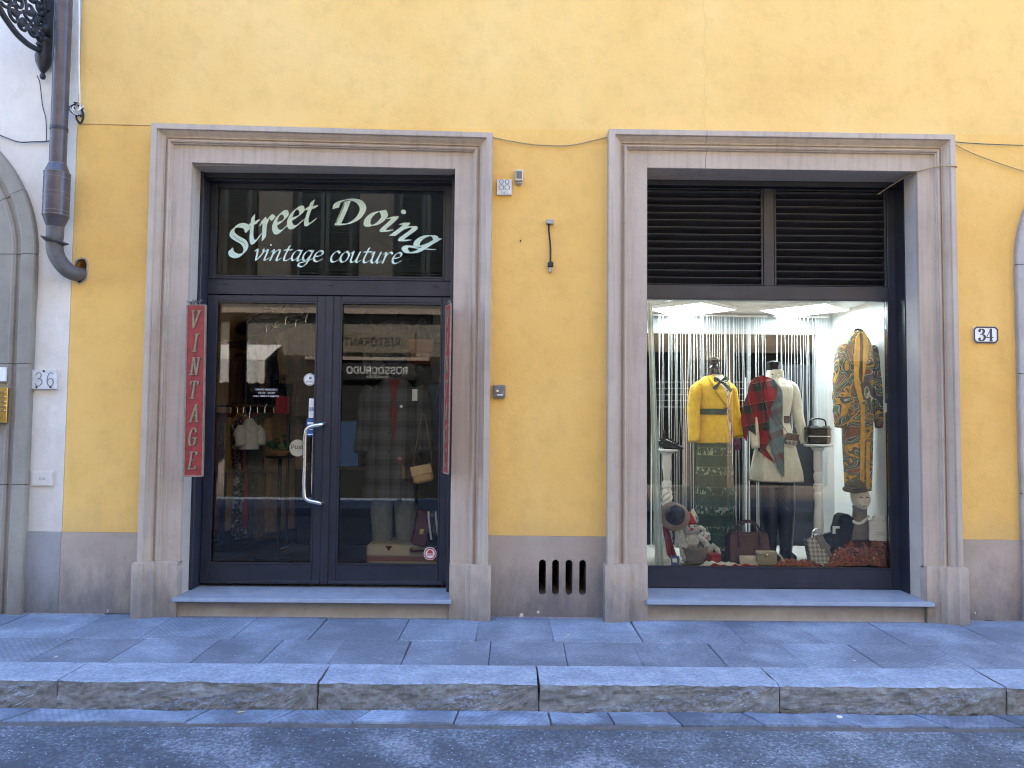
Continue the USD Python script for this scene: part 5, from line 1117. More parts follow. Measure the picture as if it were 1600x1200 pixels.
G = [[P3(1036+10*u+17*w*u*.6+7*w, 822+62*u, .60)+[0, .02*math.sin(w*12+u*3), 0] for w in np.linspace(0, 1, 12)] for u in np.linspace(0, 1, 16)]
obj('cloth_sheet', sheet(G, .005), cloth('red_wool', (.30, .022, .03)), t, smooth=True)
# wicker basket and toys
y = .50; b = fl(1083, y)+[0, 0, .02]
t = thing('wicker_basket', 'round grey wicker basket holding furry toys', 'basket', b)
obj('basket_body', rough(lathe([(0, .0), (.075, .0), (.105, .05), (.112, .12), (.105, .125), (.098, .05), (0, .02)], b, 40), .003, 60, 2), m_wicker, t, smooth=30)
rimv = [b+[.108*math.cos(a), .108*math.sin(a), .122+.004*math.sin(a*14)] for a in np.linspace(0, 2*math.pi, 60)]; obj('rim', tube(rimv, .008, 6), m_wicker, t)
def toy(px, py, y, s, label, hat):
    c = P3(px, py, y); t = thing('plush_toy', label, 'toy', c)
    obj('toy_body', rough(ball(c-[0, 0, .07*s], .07*s, 3, (1.05, .9, 1.0)), .012*s, 40/s, int(px)), m_fur, t, smooth=True)
    obj('toy_head', rough(ball(c+[0, -.01, .035*s], .052*s, 3), .006*s, 50/s, int(py)), m_fur, t, smooth=True)
    obj('nose', ball(c+[0, -.062*s, .035*s], .012*s, 2), m_sticker_red, t); obj('eye', ball(c+[-.02*s, -.055*s, .055*s], .006*s, 1), m_black, t); obj('eye', ball(c+[.02*s, -.055*s, .055*s], .006*s, 1), m_black, t)
    for sg in (-1, 1): obj('arm', rough(tube([c+[sg*.06*s, 0, -.03*s], c+[sg*.1*s, -.03*s, -.06*s], c+[sg*.11*s, -.05*s, -.1*s]], [.024*s, .022*s, .018*s], 8, 4), .005*s, 50, 3), m_fur, t)
    if hat: obj('hat', rough(lathe([(0, .16*s), (.02*s, .13*s), (.045*s, .085*s), (.055*s, .065*s), (.0, .06*s)], c, 16), .006*s, 40, 5), hat, t, smooth=True)
toy(1078, 832, .56, 1.1, 'white furry toy with red nose sitting in the wicker basket', MADE['red_wool'])
toy(1083, 818, .66, .8, 'small cream toy with red hat beside the brown felt hat', cloth('pale_knit', (.5, .46, .36)))
toy(1100, 846, .60, 1.0, 'grey furry toy lying at the hem of the green skirt', None)
c = P3(1067, 850, .53); obj('fur_scarf', rough(tube([P3(1062, 828, .55), P3(1066, 845, .5), P3(1069, 862, .47), P3(1070, 876, .45)], [.03, .036, .034, .02], 12, 5), .012, 45, 8), m_fur, smooth=True, label='grey fur strip hanging between red cloth and wicker basket', cat='fur')
def leaning(nm, label, cat, px0, px1, py0, py1, y, th, m, tilt=-15, parts=None, yaw=0):
    a = P3(px0, py1, y); b = P3(px1, py0, y); c = (a+b)/2
    f = lambda k: rot(rot(k, [1, 0, 0], tilt, [c[0], y, FZ]), [0, 0, 1], yaw, c)
    t = thing(nm, label, cat, (c[0], y, FZ)); obj(nm+'_face' if parts else nm+'_sheet', f(cbx(a[0], b[0], y-th/2, y+th/2, max(FZ+.003, a[2]), b[2], .003)), m, t)
    return t, a, b, f
t, a, b, f = leaning('blue_card', 'small blue printed card leaning beside the red cloth', 'card', 1049, 1062, 869, 887, .40, .006, plain('card_blue', (.03, .07, .28), .4))
obj('card_print', f(bx(a[0]+.012, b[0]-.02, .3955, .397, b[2]-.05, b[2]-.02)), m_paper, t)
t, a, b, f = leaning('clutch', 'pale beige envelope clutch leaning before the maroon handbag', 'bag', 1157, 1193, 868, 884, .44, .02, plain('beige_leather', (.42, .38, .31), .5), -28)
obj('flap', f(ext(Polygon([(a[0]+.004, b[2]-.002), (b[0]-.004, b[2]-.002), ((a[0]+b[0])/2, a[2]+.035)]), .427, .431)), plain('beige_leather_flap', (.47, .43, .36), .5), t)
# maroon handbag
y = .58; a, b = P3(1137, 880, y), P3(1200, 834, y); cx = (a[0]+b[0])/2
t = thing('handbag', 'large maroon leather handbag with two round handles', 'bag', (cx, y, FZ))
obj('bag_body', rough(trimesh.convex.convex_hull(np.array([(X, Y, Z) for X in (a[0], b[0]) for Y in (y-.075, y+.075) for Z in (FZ+.004, FZ+.03)] + [(X, Y, b[2]) for X in (a[0]+.012, b[0]-.012) for Y in (y-.04, y+.04)])), .004, 14, 3, .03), m_maroon, t, smooth=40)
obj('zip_top', cbx(a[0]+.01, b[0]-.01, y-.03, y+.03, b[2]-.004, b[2]+.012, .008), m_maroon, t)
for dy in (-.06, .05): obj('handle', tube([(cx-.09, y+dy, b[2]-.06), (cx-.085, y+dy*.8, b[2]+.04), (cx-.04, y+dy*.7, b[2]+.095), (cx+.03, y+dy*.7, b[2]+.098), (cx+.075, y+dy*.8, b[2]+.045), (cx+.085, y+dy, b[2]-.06)], .008, 8, 6), m_maroon, t, smooth=50)
for sx in (-.09, .085): obj('handle_tab', cbx(cx+sx-.014, cx+sx+.014, y-.082, y-.07, b[2]-.10, b[2]-.045, .004), m_maroon, t)
# straw box purse
y = .46; a, b = P3(1182, 881, y), P3(1212, 861, y)
t = thing('straw_purse', 'small straw box purse with pale handle beside the black boots', 'bag', ((a[0]+b[0])/2, y, FZ))
obj('purse_body', cbx(a[0], b[0], y-.04, y+.04, FZ+.01, b[2]-.01, .012), m_straw, t); obj('lid', cbx(a[0]-.003, b[0]+.003, y-.043, y+.043, b[2]-.03, b[2], .012), m_straw, t)
obj('handle', tube([(b[0]-.01, y-.03, b[2]-.01), (b[0]+.03, y-.045, b[2]-.04), (b[0]+.045, y-.05, b[2]-.1), (b[0]+.02, y-.05, FZ+.012)], .006, 6, 5), plain('pale_cane', (.55, .5, .4), .6), t); obj('latch', cbx(a[0]+.06, a[0]+.085, y-.048, y-.041, b[2]-.05, b[2]-.02, .003), m_brass, t)
# monogram handbag
y = .46
t = thing('checked_handbag', 'grey checked canvas handbag leaning by the turned pedestal', 'bag', fl(1282, y))
Q = [(1262, 842), (1288, 838), (1303, 880), (1266, 882)]
pg = ppoly(Q, y).buffer(-.012).buffer(.012)
m = ext(pg, y-.04, y+.04); rot(m, [1, 0, 0], -14, [0, y, FZ]); obj('bag_body', m, m_mono, t)
m = ext(ppoly([(1276, 838), (1283, 838), (1297, 857), (1284, 858)], y).buffer(.004), y-.052, y-.038); rot(m, [1, 0, 0], -14, [0, y, FZ]); obj('flap', m, plain('taupe_leather', (.16, .145, .13), .5), t)
m = ext(ppoly([(1288, 858), (1293, 857), (1302, 879), (1296, 880)], y), y-.046, y-.038); rot(m, [1, 0, 0], -14, [0, y, FZ]); obj('stripe', m, MADE['taupe_leather'], t)
obj('handle', tube([P3(1268, 842, y+.04), P3(1270, 830, y+.05), P3(1276, 826, y+.05), P3(1283, 830, y+.05), P3(1286, 840, y+.04)], .008, 8, 5), m_steel, t, smooth=50)
obj('ring', tube([P3(1274+4*math.cos(a), 832+4*math.sin(a), y-.02) for a in np.linspace(0, 6.28, 14)], .005, 6), m_steel, t)
# dark cap/bag with a white corner mark
y = .52
t = thing('velvet_bag', 'dark blue velvet bag with a white corner-shaped mark', 'bag', fl(1316, y))
m = rough(ext(ppoly([(1300, 850), (1302, 824), (1307, 806), (1313, 802), (1322, 803), (1329, 809), (1330, 822), (1326, 840), (1324, 880), (1300, 880)], y).buffer(-.01).buffer(.01), y-.05, y+.05), .006, 20, 4, .03); obj('bag_body', m, cloth('navy_velvet', (.012, .020, .03), .3), t, smooth=40)
obj('corner_mark', ext(ppoly([(1301, 822), (1311.5, 822), (1311.5, 825.6), (1305, 825.6), (1305, 834), (1301, 834)], y-.06), y-.066, y-.056), m_paper, t)
obj('brim', rough(ext(ppoly([(1284, 836), (1300, 830), (1322, 832), (1322, 853), (1296, 853)], y-.03), y-.05, y-.02), .006, 25, 6, .03), MADE['navy_velvet'], t, smooth=40)
# neck bust with necklace and velvet hat
y = .52; c = P3(1342, 838, y)
t = thing('display_bust', 'grey-brown neck bust with tilted face', 'display bust', (c[0], y, FZ))
m_bust = plain('bust_clay', (.20, .17, .15), .5, .1)
zs = [at(1342, q, y)[1] for q in (842, 830, 818, 806, 798, 790)]
LB = Loft([(zs[0]-.03, c[0]-.01, y, .02, .02), (zs[0], c[0]-.01, y, .115, .05), (zs[1], c[0]-.008, y, .115, .06), (zs[2], c[0], y, .08, .058), (zs[3], c[0]+.008, y, .056, .052), (zs[4], c[0]+.01, y, .054, .052), (zs[5], c[0]+.01, y, .058, .055)], 2.1)
hd = P3(1345, 780, y-.02)
head = trimesh.convex.convex_hull(np.vstack([ball(hd, .075, 2, (1, 1, 1)).vertices, ball(hd+[-.01, -.06, -.045], .035, 2).vertices, ball(hd+[0, .03, .05], .07, 2).vertices]))
v, f_ = trimesh.remesh.subdivide_to_size(head.vertices, head.faces, .012, max_iter=8); head = trimesh.Trimesh(v, f_); trimesh.smoothing.filter_taubin(head, iterations=12)
nose = trimesh.convex.convex_hull(np.vstack([ball(hd+[-.012, -.092, -.012], .011, 1).vertices, ball(hd+[-.006, -.072, .03], .008, 1).vertices]))
obj('neck', LB.mesh(40, 40), m_bust, t, smooth=True); obj('face', head, m_skin, t, smooth=True); obj('nose', nose, m_skin, t, smooth=True)
for nm, dz, w, mm in (('lips', -.047, .018, plain('lip_rose', (.35, .13, .12), .4)), ): obj(nm, ball(hd+[-.012, -.090, dz], .012, 2, (1.4, .5, .5)), mm, t)
for sx in (-.032, .018): obj('eye', ball(hd+[sx, -.073, .022], .010, 2, (1.3, .5, .5)), m_black, t)
ht = P3(1336, 760, y-.02); t = thing('velvet_hat', 'black velvet hat on the neck bust', 'hat', ht)
obj('hat_crown', rough(ball(ht, .075, 3, (1.05, 1.05, .8)), .008, 16, 4), cloth('black_velvet', (.008, .008, .012), .2), t, smooth=True); obj('hat_roll', rough(trimesh.creation.torus(.074, .02), .006, 20, 2).apply_translation(ht-[0, 0, .025]), MADE['black_velvet'], t, smooth=True)
t = thing('necklace', 'white bead necklace round the neck bust', 'necklace', P3(1342, 815, y-.06))
for k, u in enumerate(np.linspace(-1, 1, 15)):
    X = 1343+13*u; Z = 818-9*u*u-2*u; q = P3(X, Z, y-.075+.05*u*u); obj('bead', ball(q, .0125, 2, (1, .8, 1)), m_paper, t, smooth=True)
# white paper carrier bag
y = .45; a, b = P3(1358, 844, y), P3(1384, 814, y)
t = thing('paper_bag', 'small white paper carrier bag with printed lettering and ribbon', 'bag', ((a[0]+b[0])/2, y, a[2]))
F = lambda k: rot(k, [0, 0, 1], -14, [(a[0]+b[0])/2, y, 0])
obj('bag_body', F(cbx(a[0], b[0], y-.035, y+.035, a[2], b[2], .002)), m_paper, t)
obj('lettering', F(join([inter('Vivienne', .011, (a[0]+b[0])/2+.012, a[2]+.062, y-.0355, .001), inter('Westwood', .011, (a[0]+b[0])/2+.012, a[2]+.046, y-.0355, .001)])), m_engr, t)
obj('tissue', F(rough(cbx(a[0]+.03, b[0]-.005, y-.02, y+.02, b[2]-.01, b[2]+.035, .01), .012, 40, 3, .02)), m_paper, t); obj('ribbon', F(tube([(a[0]+.02, y-.04, b[2]-.01), (a[0]+.05, y-.045, b[2]-.035), (a[0]+.08, y-.04, b[2]-.01), (a[0]+.06, y-.042, b[2]+.01)], .004, 6, 5)), m_paper, t)
obj('box_stand', F(bx(a[0]+.01, b[0]-.01, y-.03, y+.03, FZ, a[2]-.002)), m_paisley, label='patterned box carrying the white paper bag', cat='box')
# paisley scarves and white cloth spread over the window floor
def drape(nm, label, pxa, pxb, y0, y1, h, m, seed, cat='scarf', top=None):
    n, k = 70, 16; G = []
    for i in range(n):
        u = i/(n-1); X = pxa+(pxb-pxa)*u; row = []
        for j in range(k):
            w = j/(k-1); Y = y0+(y1-y0)*w; xx = at(X, 870, Y)[0]
            e = min(1, 6*u, 6*(1-u))*min(1, 5*w+.1, 5*(1-w)+.1)
            hh = h*(.25+meshkit.fbm(np.array([[xx*9, Y*9, seed]]), 3, seed)[0]*1.5-.35)*(1 if top is None else top(u))
            row.append((xx, Y+.012*math.sin(xx*50), FZ+.004+max(0.002, hh)*e + .006*math.sin(xx*70+Y*30)*e))
        G.append(row)
    obj(nm, sheet(G, .003), m, smooth=True, label=label, cat=cat)
drape('silk_scarf', 'red paisley scarf spread along the window floor before the black boots', 1206, 1285, .375, .50, .055, m_paisley, 3)
drape('silk_scarf', 'rust and black paisley scarf heaped under the white paper bag', 1287, 1397, .375, .62, .26, m_paisley, 8, top=lambda u: .35+.9*math.exp(-((u-.55)/.3)**2))
drape('cotton_cloth', 'white cloth spread on the window floor before the wicker basket', 1088, 1160, .375, .46, .05, plain('white_cotton', (.62, .64, .62), .9, .06), 5, 'cloth')
drape('cotton_cloth', 'crumpled red cloth peeping out under the white cloth', 1104, 1190, .365, .40, .030, MADE['red_wool'], 9, 'cloth')
c = fl(1113, .52); obj('gift_box', rot(cbx(c[0]-.05, c[0]+.05, .47, .57, FZ+.003, FZ+.09, .004), [0, 0, 1], 25, c), MADE['red_wool'], label='small red gift box beside the wicker basket', cat='box')

# ================================================================== INSIDE THE SHOP BEHIND THE DOOR
SF = .148
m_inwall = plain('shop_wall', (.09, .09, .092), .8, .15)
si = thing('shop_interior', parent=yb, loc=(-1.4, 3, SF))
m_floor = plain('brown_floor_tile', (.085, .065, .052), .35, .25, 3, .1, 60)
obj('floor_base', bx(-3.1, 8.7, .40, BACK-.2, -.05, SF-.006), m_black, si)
for i, yy in enumerate(np.arange(.41, 5.0, .45)):
    for k, xx in enumerate(np.arange(-3.08, .95, .45)):
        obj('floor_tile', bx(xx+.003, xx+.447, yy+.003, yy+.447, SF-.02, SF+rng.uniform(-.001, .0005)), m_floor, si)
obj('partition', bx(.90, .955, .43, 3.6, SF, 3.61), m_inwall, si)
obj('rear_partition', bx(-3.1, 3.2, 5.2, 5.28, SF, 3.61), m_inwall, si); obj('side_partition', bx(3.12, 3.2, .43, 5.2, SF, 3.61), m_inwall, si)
def mat_poly(): 
    return [ground_at(*q, z=SF+.001)[:2] for q in ((395, 876), (500, 876), (500, 853), (432, 853))]
obj('door_mat', extz(Polygon(mat_poly()), SF+.001, SF+.012), cloth('charcoal_mat', (.02, .021, .024)), label='dark mat on the shop floor behind the door handle', cat='mat')

def hung(label, px, py0, py1, y, w, d, m, seed, cat='coat', name='hanging_coat', sleeves=True, yaw=0, group=None):
    """a garment on a hanger: shell, two sleeves, hanger hook"""
    x, zt = at(px, py0, y); zb = at(px, py1, y)[1]; H = zt-zb
    t = thing(name, label, cat, (x, y, zb), group=group)
    T = lambda k: rot(k, [0, 0, 1], yaw, [x, y, 0])
    L = Loft([(zb, x, y, w*.52, d*1.05), (zb+.3*H, x, y, w*.50, d), (zb+.7*H, x, y, w*.47, d*.95), (zt-.09, x, y, w*.46, d*.8), (zt-.04, x, y, w*.34, d*.6), (zt, x, y, w*.14, d*.4)], 2.3, (7, .02, .10), seed)
    obj('garment_body', T(L.mesh(30, 56)), m, t, smooth=True)
    if sleeves:
        for sg in (-1, 1): obj('sleeve', T(sleeve([(x+sg*w*.40, y, zt-.07), (x+sg*w*.52, y-.01, zt-.14), (x+sg*w*.56, y-.03, zt-min(.35, .5*H)), (x+sg*w*.57, y-.05, zt-min(.58, .88*H))], [.04, .062, .055, .045], seed+sg, .010, 14)), m, t, smooth=True)
    obj('hook', tube([(x, y, zt-.01), (x, y, zt+.06), (x+.02, y, zt+.09)], .003, 5, 4), m_steel, t)
    return t, L
FAB = dict(black=cloth('black_cloth', (.012, .012, .014)), navy=cloth('navy_cloth', (.016, .022, .045)), wine=cloth('wine_cloth', (.14, .018, .025)), mustard=cloth('mustard_cloth', (.28, .17, .05)), brown=cloth('brown_corduroy', (.15, .10, .062), .25), camel=cloth('camel_cloth', (.30, .20, .11), .2),
           pink=cloth('rose_cloth', (.34, .08, .10)), grey=cloth('grey_tweed', (.10, .10, .10), .4), white=cloth('white_quilt', (.60, .59, .57)), print_=cells_mat('black_white_print', 30, [(0, (.02, .02, .02)), (.5, (.4, .4, .38)), (.7, (.03, .03, .03))], (.3, .3, .28), .06), denim=cloth('blue_denim', (.045, .075, .13), .3))
rack = thing('clothes_rail', 'steel clothes rail inside the shop behind the handle side door leaf', 'clothes rail', (*at(392, 640, 1.9)[:1], 1.9, SF))
ra, rb_ = P3(330, 634, 1.9), P3(452, 634, 1.9)
obj('rail', tube([ra, rb_], .014, 10), m_steel, rack); 
for q in (ra, rb_): obj('leg', tube([q, (q[0], q[1], SF)], .014, 10), m_steel, rack); obj('foot', tube([(q[0], q[1]-.25, SF+.02), (q[0], q[1]+.25, SF+.02)], .014, 8), m_steel, rack)
for px, p1, m, l in ((340, 838, 'navy', 'navy coat at the far left of the clothes rail'), (350, 842, 'black', 'black coat second from the left on the clothes rail'), (360, 830, 'wine', 'wine red dress on the clothes rail beside the black coat'), (371, 845, 'black', 'black long dress between wine dress and mustard skirt on the rail'), (381, 825, 'mustard', 'mustard garment on the clothes rail'),
                     (391, 838, 'print_', 'black and white printed dress on the clothes rail'), (402, 822, 'pink', 'rose red garment under the white jacket on the rail'), (414, 836, 'grey', 'grey tweed coat on the clothes rail'), (428, 840, 'brown', 'brown corduroy coat near the door handle on the rail'), (441, 828, 'camel', 'camel coat at the handle end of the clothes rail')):
    hung(l, px, 645, p1, 1.9+rng.uniform(-.03, .03), .42, .055, FAB[m], px, yaw=68+rng.uniform(-8, 8))
hung('short white quilted jacket hanging in front of the rail behind the door', 390, 654, 702, 1.45, .17, .10, FAB['white'], 3, 'jacket', 'hanging_jacket', yaw=40)
rack2 = thing('clothes_rail', 'high wall rail deep in the shop carrying dark jackets', 'clothes rail', (*at(400, 560, 2.9)[:1], 2.9, 2.0)); ra, rb_ = P3(325, 545, 2.9), P3(500, 545, 2.9)
obj('rail', tube([ra, rb_], .012, 8), m_steel, rack2)
for q in (ra, rb_): obj('wall_arm', tube([q, (q[0], 5.2, q[2])], .010, 6), m_steel, rack2)
for k, (px, m, l) in enumerate(((345, 'black', 'black'), (370, 'grey', 'grey tweed'), (393, 'brown', 'brown corduroy'), (415, 'navy', 'navy'), (437, 'wine', 'wine red'), (458, 'camel', 'camel'), (480, 'brown', 'dark brown'))):
    hung(f'{l} jacket on the high rail deep in the shop' + (' nearest the door centre' if px == 480 else ''), px, 552, 650, 2.9, .42, .07, FAB[m], k+40, 'jacket', 'hanging_jacket', yaw=50)
for px, p0, p1, yy, w, m, sd, yw, l in ((478, 505, 650, 1.7, .30, 'brown', 81, 70, 'brown suede coat hanging high just left of the handle top'), (462, 512, 600, 2.0, .34, 'camel', 82, 60, 'camel jacket hanging high near the round sticker'), (446, 508, 610, 2.1, .34, 'black', 83, 65, 'black jacket hanging high above the red bag'), (430, 515, 620, 2.1, .34, 'brown', 84, 62, 'dark brown jacket hanging high above the potted plant'), (416, 520, 615, 2.2, .34, 'grey', 85, 58, 'grey tweed jacket hanging high above the opening hours lettering')):
    hung(l, px, p0, p1, yy, w, .06, FAB[m], sd, 'jacket', 'hanging_jacket', yaw=yw)
for px, py, w, m, l in ((398, 515, .30, m_boot, 'black leather bag lying high on the upper shelf'), (425, 500, .26, m_belt, 'brown leather bag high on the upper shelf'), (455, 492, .22, m_belt, 'small brown bag at the handle end of the upper shelf')):
    c = P3(px, py, 2.5); t = thing('shelf_bag', l, 'bag', c)
    obj('bag_body', rough(trimesh.convex.convex_hull(np.vstack([ball(c+[sx*w*.5, 0, 0], .06, 2).vertices for sx in (-1, 1)]+[ball(c+[0, 0, .07], .06, 2).vertices])), .014, 9, px, .03), m, t, smooth=True); obj('strap', tube([c+[-w*.4, -.05, .03], c+[-w*.1, -.09, .13], c+[w*.4, -.05, .03]], .008, 6, 5), m, t)
c0, c1 = P3(335, 527, 2.5), P3(500, 527, 2.5); t = thing('wall_shelf', 'dark upper shelf for bags deep in the shop', 'shelf', c0)
obj('shelf_board', cbx(c0[0], c1[0], 2.35, 2.75, c0[2]-.09, c0[2]-.06, .004), m_black, t)
for q in (c0[0]+.03, c1[0]-.03): obj('upright', bx(q-.015, q+.015, 2.72, 2.75, SF, c0[2]-.06), m_black, t)
# small bag, notices, plant on a table
c = P3(441, 632, 1.3); t = thing('red_bag', 'small red bag hanging behind the door glass left of the notices', 'bag', c)
obj('bag_body', rough(cbx(c[0]-.06, c[0]+.06, 1.27, 1.33, c[2]-.09, c[2]+.08, .015), .004, 20, 2, .03), MADE['red_wool'], t); obj('strap', tube([c+[-.05, 0, .08], c+[0, 0, .25], c+[.05, 0, .08]], .004, 6, 6), m_boot, t)
c = P3(438, 712, 1.25); t = thing('plant_stand', 'slim dark plant stand behind the push sign', 'stand', (c[0], 1.25, SF))
obj('stand_top', lathe([(0, -.02), (.13, -.02), (.135, -.01), (.13, 0), (0, 0)], c, 28), m_black, t); obj('column', tube([c-[0, 0, .02], (c[0], 1.25, SF+.03)], .018, 10), m_black, t)
obj('stand_base', lathe([(0, .0), (.14, .0), (.13, .015), (.02, .03), (0, .03)], (c[0], 1.25, SF), 28), m_black, t)
t = thing('potted_plant', 'small green plant in a terracotta bowl on the plant stand', 'plant', c)
obj('bowl', lathe([(0, 0), (.05, 0), (.085, .04), (.08, .045), (0, .035)], c, 18), MADE['terracotta'], t)
lv = []
for q in range(60):
    r = random.Random(q+7); b = trimesh.creation.icosphere(1, .028); b.apply_scale([1, .25, .6]); b.apply_transform(trimesh.transformations.random_rotation_matrix(np.random.RandomState(q).rand(3))); b.apply_translation(c+[r.gauss(0, .06), r.gauss(0, .05), .075+abs(r.gauss(0, .03))]); lv.append(b)
obj('leaves', lv, MADE['leaf_green'], t, kind='stuff')

# --- mannequin in the plaid coat
y = .95; xm = at(618, 680, y)[0]
t = thing('mannequin', 'mannequin in a long grey plaid coat, maroon sweater, grey trousers and dark cap', 'mannequin', (xm, y, SF))
LP = Loft(prgs(y, [(778, 566, 664, .20), (740, 570, 661, .195), (690, 576, 657, .18), (650, 578, 656, .175), (625, 577, 657, .16), (608, 580, 654, .135), (598, 592, 642, .10), (590, 604, 630, .075)]), 2.4, (6, .004, .03), 31)
obj('coat', LP.mesh(50, 90), m_plaidcoat, t, smooth=True)
obj('sleeve', sleeve([P3(584, 606, y), P3(577, 622, y), P3(573, 655, y)+[0, -.02, 0], P3(569, 690, y)+[0, -.05, 0], P3(567, 706, y)+[0, -.08, 0]], [.07, .088, .08, .072, .070], 31, .01), m_plaidcoat, t, smooth=True)
obj('sleeve', sleeve([P3(650, 606, y), P3(658, 622, y), P3(662, 655, y)+[0, -.02, 0], P3(666, 690, y)+[0, -.05, 0], P3(667, 706, y)+[0, -.08, 0]], [.07, .088, .08, .072, .070], 32, .01), m_plaidcoat, t, smooth=True)
obj('sweater', LP.overlay(ppoly([(607, 594), (630, 594), (629, 620), (624, 660), (620, 696), (616, 660), (611, 625)], y), .004, .004), cloth('maroon_knit', (.12, .014, .022)), t)
for pg in ([(600, 592), (609, 592), (618, 632), (613, 640), (603, 618), (607, 612), (598, 608)], [(636, 592), (628, 592), (622, 632), (627, 640), (637, 618), (633, 612), (642, 608)]): obj('lapel', LP.overlay(ppoly(pg, y), .012, .008), m_plaidcoat, t)
for py in (650, 676, 704): obj('button', LP.overlay(Point(at(614, py, y)).buffer(.011), .010, .005), m_black, t)
obj('pocket_flap', LP.overlay(ppoly([(582, 712), (604, 712), (604, 720), (582, 720)], y), .006, .006), m_plaidcoat, t); obj('pocket_flap', LP.overlay(ppoly([(634, 712), (656, 712), (656, 720), (634, 720)], y), .006, .006), m_plaidcoat, t)
for px, s in ((598, -1), (633, 1)):
    obj('trouser_leg', rough(tube([P3(px, 765, y), P3(px+s, 800, y), P3(px+2*s, 830, y), P3(px+2*s, 850, y)], [.105, .098, .092, .088], 24, 8), .010, 12, px), m_trouser, t, smooth=True)
    ft = P3(px+2*s, 850, y); obj('shoe', trimesh.convex.convex_hull(np.vstack([ball(ft+[0, 0, -.01], .045, 2).vertices, ball(ft+[.01*s, -.16, -.02], .035, 2).vertices])), m_boot, t, smooth=50)
c = P3(618, 574, y)
obj('head', lathe([(0, -.15), (.055, -.15), (.05, -.09), (.066, -.06), (.08, .0), (.082, .05), (.06, .10), (0, .12)], c, 30), plain('mannequin_dark', (.03, .028, .03), .45), t, smooth=True)
obj('cap', [rough(ball(c+[0, 0, .045], .105, 3, (1, 1, .75)), .004, 12, 3)], FAB['navy'], t, smooth=True); obj('cap_visor', rot(cbx(c[0]-.08, c[0]+.08, y-.19, y-.05, c[2]+.01, c[2]+.022, .006), [1, 0, 0], 12, c), FAB['navy'], t)
tg = P3(648, 617, y-.2); obj('price_tag', bx(tg[0]-.022, tg[0]+.022, tg[1]-.002, tg[1], tg[2]-.05, tg[2]+.05), m_paper, t); obj('brooch', ball(P3(627, 635, y-.2), .014, 2, (1, .4, 1)), m_paper, t)
# suitcase it stands on
y = .72; a, b = P3(572, 876, y), P3(684, 852, y)
t = thing('suitcase', 'cream and tan hard suitcase lying flat under the plaid coat', 'suitcase', ((a[0]+b[0])/2, .95, SF))
zt = b[2]
obj('lower_shell', cbx(a[0], b[0], y, y+.42, SF+.004, SF+(zt-SF)*.46, .012), plain('cream_leatherette', (.48, .44, .35), .5, .1), t); obj('upper_shell', cbx(a[0], b[0], y, y+.42, SF+(zt-SF)*.60, zt, .012), MADE['cream_leatherette'], t)
obj('tan_band', cbx(a[0]+.002, b[0]-.002, y+.002, y+.418, SF+(zt-SF)*.45, SF+(zt-SF)*.61, .003), plain('tan_leather', (.27, .12, .08), .5), t)
cx = b[0]-.12; obj('handle', tube([(cx-.1, y-.002, zt-.03), (cx-.09, y-.04, zt-.04), (cx+.09, y-.04, zt-.04), (cx+.1, y-.002, zt-.03)], .010, 8, 5), m_maroon, t)
obj('latch', ext(Polygon([(a[0]+.16, zt-.01), (a[0]+.22, zt-.01), (a[0]+.19, zt-.05)]), y-.006, y+.001), m_maroon, t)
# bags beside
y = .62; a, b = P3(641, 852, y), P3(668, 798, y)
t = thing('satchel', 'maroon leather satchel with brass lock beside the grey trousers', 'bag', ((a[0]+b[0])/2, y, a[2]))
f = lambda k: rot(k, [0, 1, 0], 14, [(a[0]+b[0])/2, y, a[2]])
obj('bag_body', f(cbx(a[0], b[0], y-.04, y+.04, a[2], b[2], .015)), plain('oxblood', (.10, .022, .022), .4, .2), t); obj('flap', f(cbx(a[0]-.003, b[0]+.003, y-.046, y+.046, a[2]+.13, b[2]+.004, .01)), MADE['oxblood'], t); obj('lock', f(cbx((a[0]+b[0])/2-.018, (a[0]+b[0])/2+.018, y-.054, y-.045, a[2]+.10, a[2]+.15, .003)), m_brass, t)
y = .60; a, b = P3(662, 852, y), P3(688, 795, y)
t = thing('backpack', 'dark blue backpack with pale straps in the corner by the door edge', 'bag', ((a[0]+b[0])/2, y, a[2]))
obj('bag_body', rough(trimesh.convex.convex_hull(np.vstack([ball((X, y+.03, Z), .06, 2).vertices for X in (a[0]+.05, b[0]-.02) for Z in (a[2]+.06, b[2]-.06)])), .012, 10, 5, .03), FAB['denim'], t, smooth=True)
obj('pocket', rough(cbx(a[0]+.03, b[0]-.01, y-.07, y-.01, a[2]+.02, a[2]+.13, .03), .006, 14, 2, .03), FAB['navy'], t, smooth=True)
for dx in (.04, .1): obj('strap', tube([(a[0]+dx, y-.04, b[2]-.02), (a[0]+dx+.01, y-.075, b[2]-.10), (a[0]+dx+.03, y-.08, a[2]+.06)], .008, 6, 5), m_paper, t)
c = P3(660, 740, .60); t = thing('tan_handbag', 'tan leather handbag hanging in front of the plaid coat', 'bag', c)
f = lambda k: rot(k, [0, 1, 0], -12, c)
obj('bag_body', f(rough(cbx(c[0]-.085, c[0]+.085, .57, .64, c[2]-.075, c[2]+.07, .02), .004, 20, 3, .03)), plain('tan_hide', (.50, .32, .15), .5, .2), t, smooth=40); obj('flap', f(cbx(c[0]-.087, c[0]+.087, .562, .574, c[2]-.005, c[2]+.072, .008)), plain('tan_hide_pale', (.56, .40, .21), .5, .2), t)
obj('strap', tube([c+[-.08, 0, .07], c+[-.05, .03, .28], c+[-.01, .08, .50], c+[.05, .03, .28], c+[.08, 0, .07]], .004, 6, 6), m_belt, t)
hung('blue denim jacket hanging at the inner wall by the plaid coat', 683, 600, 705, 1.1, .3, .09, FAB['denim'], 71, 'jacket', 'hanging_jacket', yaw=25)
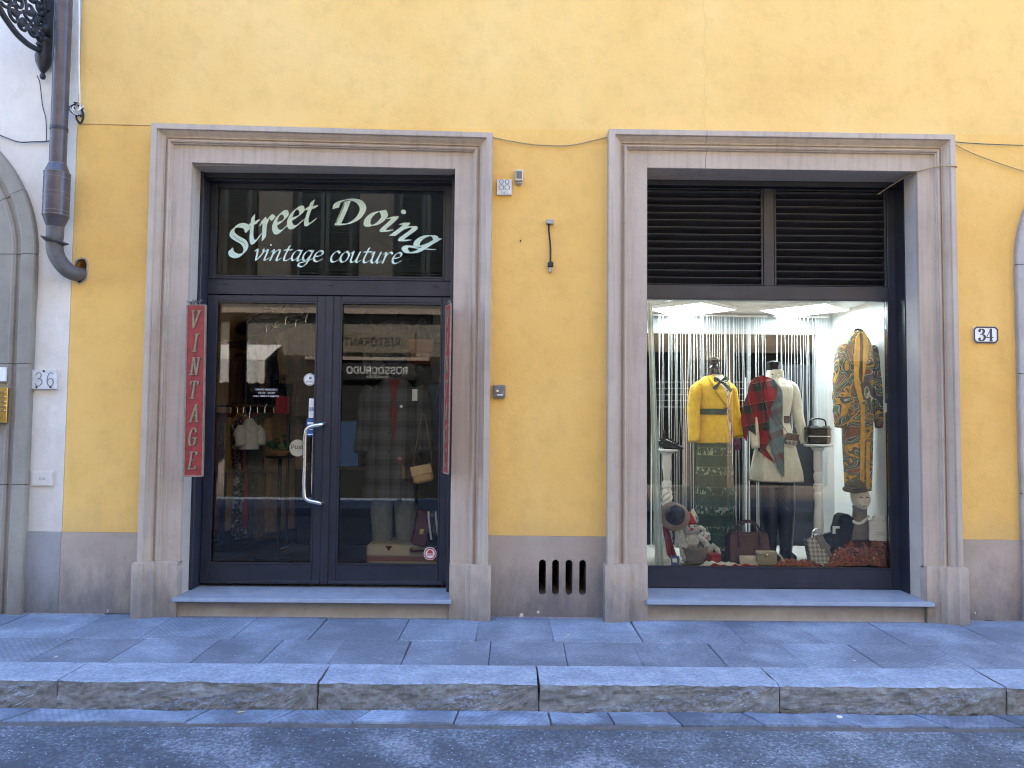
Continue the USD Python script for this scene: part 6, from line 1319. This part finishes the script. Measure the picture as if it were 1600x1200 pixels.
c = P3(659, 548, 1.3); t = thing('rust_bag', 'rust orange leather bag hanging high above the denim jacket', 'bag', c)
obj('bag_body', rough(cbx(c[0]-.12, c[0]+.11, 1.26, 1.36, c[2]-.13, c[2]+.10, .03), .008, 14, 4, .03), plain('rust_leather', (.24, .075, .025), .45, .25), t, smooth=40); obj('flap', cbx(c[0]-.123, c[0]+.113, 1.248, 1.262, c[2]-.02, c[2]+.105, .01), MADE['rust_leather'], t)
obj('strap', tube([c+[-.10, 0, .10], c+[-.05, 0, .22], c+[0, 0, .30], c+[.05, 0, .22], c+[.10, 0, .10]], .010, 6, 6), m_belt, t)
hung('dark grey jacket hanging high above the plaid coat', 618, 500, 590, 2.0, .5, .09, FAB['grey'], 73, 'jacket', 'hanging_jacket', yaw=-10)
c = P3(573, 522, .9); t = thing('black_bag', 'black shoulder bag hanging by a triangular strap high behind the glass', 'bag', c)
obj('bag_body', rough(cbx(c[0]-.075, c[0]+.075, .86, .94, c[2]-.05, c[2]+.04, .025), .004, 20, 2, .03), m_boot, t, smooth=40); obj('strap', tube([c+[-.06, 0, .03], c+[-.03, 0, .14], c+[.0, 0, .21], c+[.03, 0, .14], c+[.06, 0, .03]], .007, 6, 5), m_boot, t)
c = P3(545, 690, 2.2); t = thing('monitor', 'small blue screen deep in the shop beside the plaid coat', 'monitor', c)
obj('casing', cbx(c[0]-.2, c[0]+.13, 2.2, 2.24, c[2]-.32, c[2]+.24, .01), m_black, t); obj('screen_face', bx(c[0]-.17, c[0]+.10, 2.196, 2.2, c[2]-.26, c[2]+.21), m_screen, t)
c = P3(540, 800, 2.2); t = thing('counter', 'dark shop counter under the blue screen', 'counter', (c[0], 2.3, SF)); zc_ = P3(545, 728, 2.2)[2]
obj('counter_body', cbx(c[0]-.5, c[0]+.35, 2.18, 2.75, SF, zc_-.04, .006), m_black, t); obj('counter_top', cbx(c[0]-.54, c[0]+.39, 2.14, 2.79, zc_-.04, zc_, .006), FAB and MADE['brown_leather'], t)
for k, (px, py) in enumerate(((690, 512), (688, 575))):
    c = P3(px, py, 2.4); t = thing('picture_frame', 'small dark picture frame on the inner wall, '+('upper one' if k == 0 else 'lower one'), 'picture', c)
    obj('frame_moulding', frame_rect(c[0]-.12, c[0]+.12, c[2]-.17, c[2]+.17, .025, .025, .025, .025, 2.38, 2.41), m_black, t); obj('print', bx(c[0]-.096, c[0]+.096, 2.395, 2.40, c[2]-.146, c[2]+.146), plain('sepia_print', (.32, .29, .24), .6, .4, 20), t)
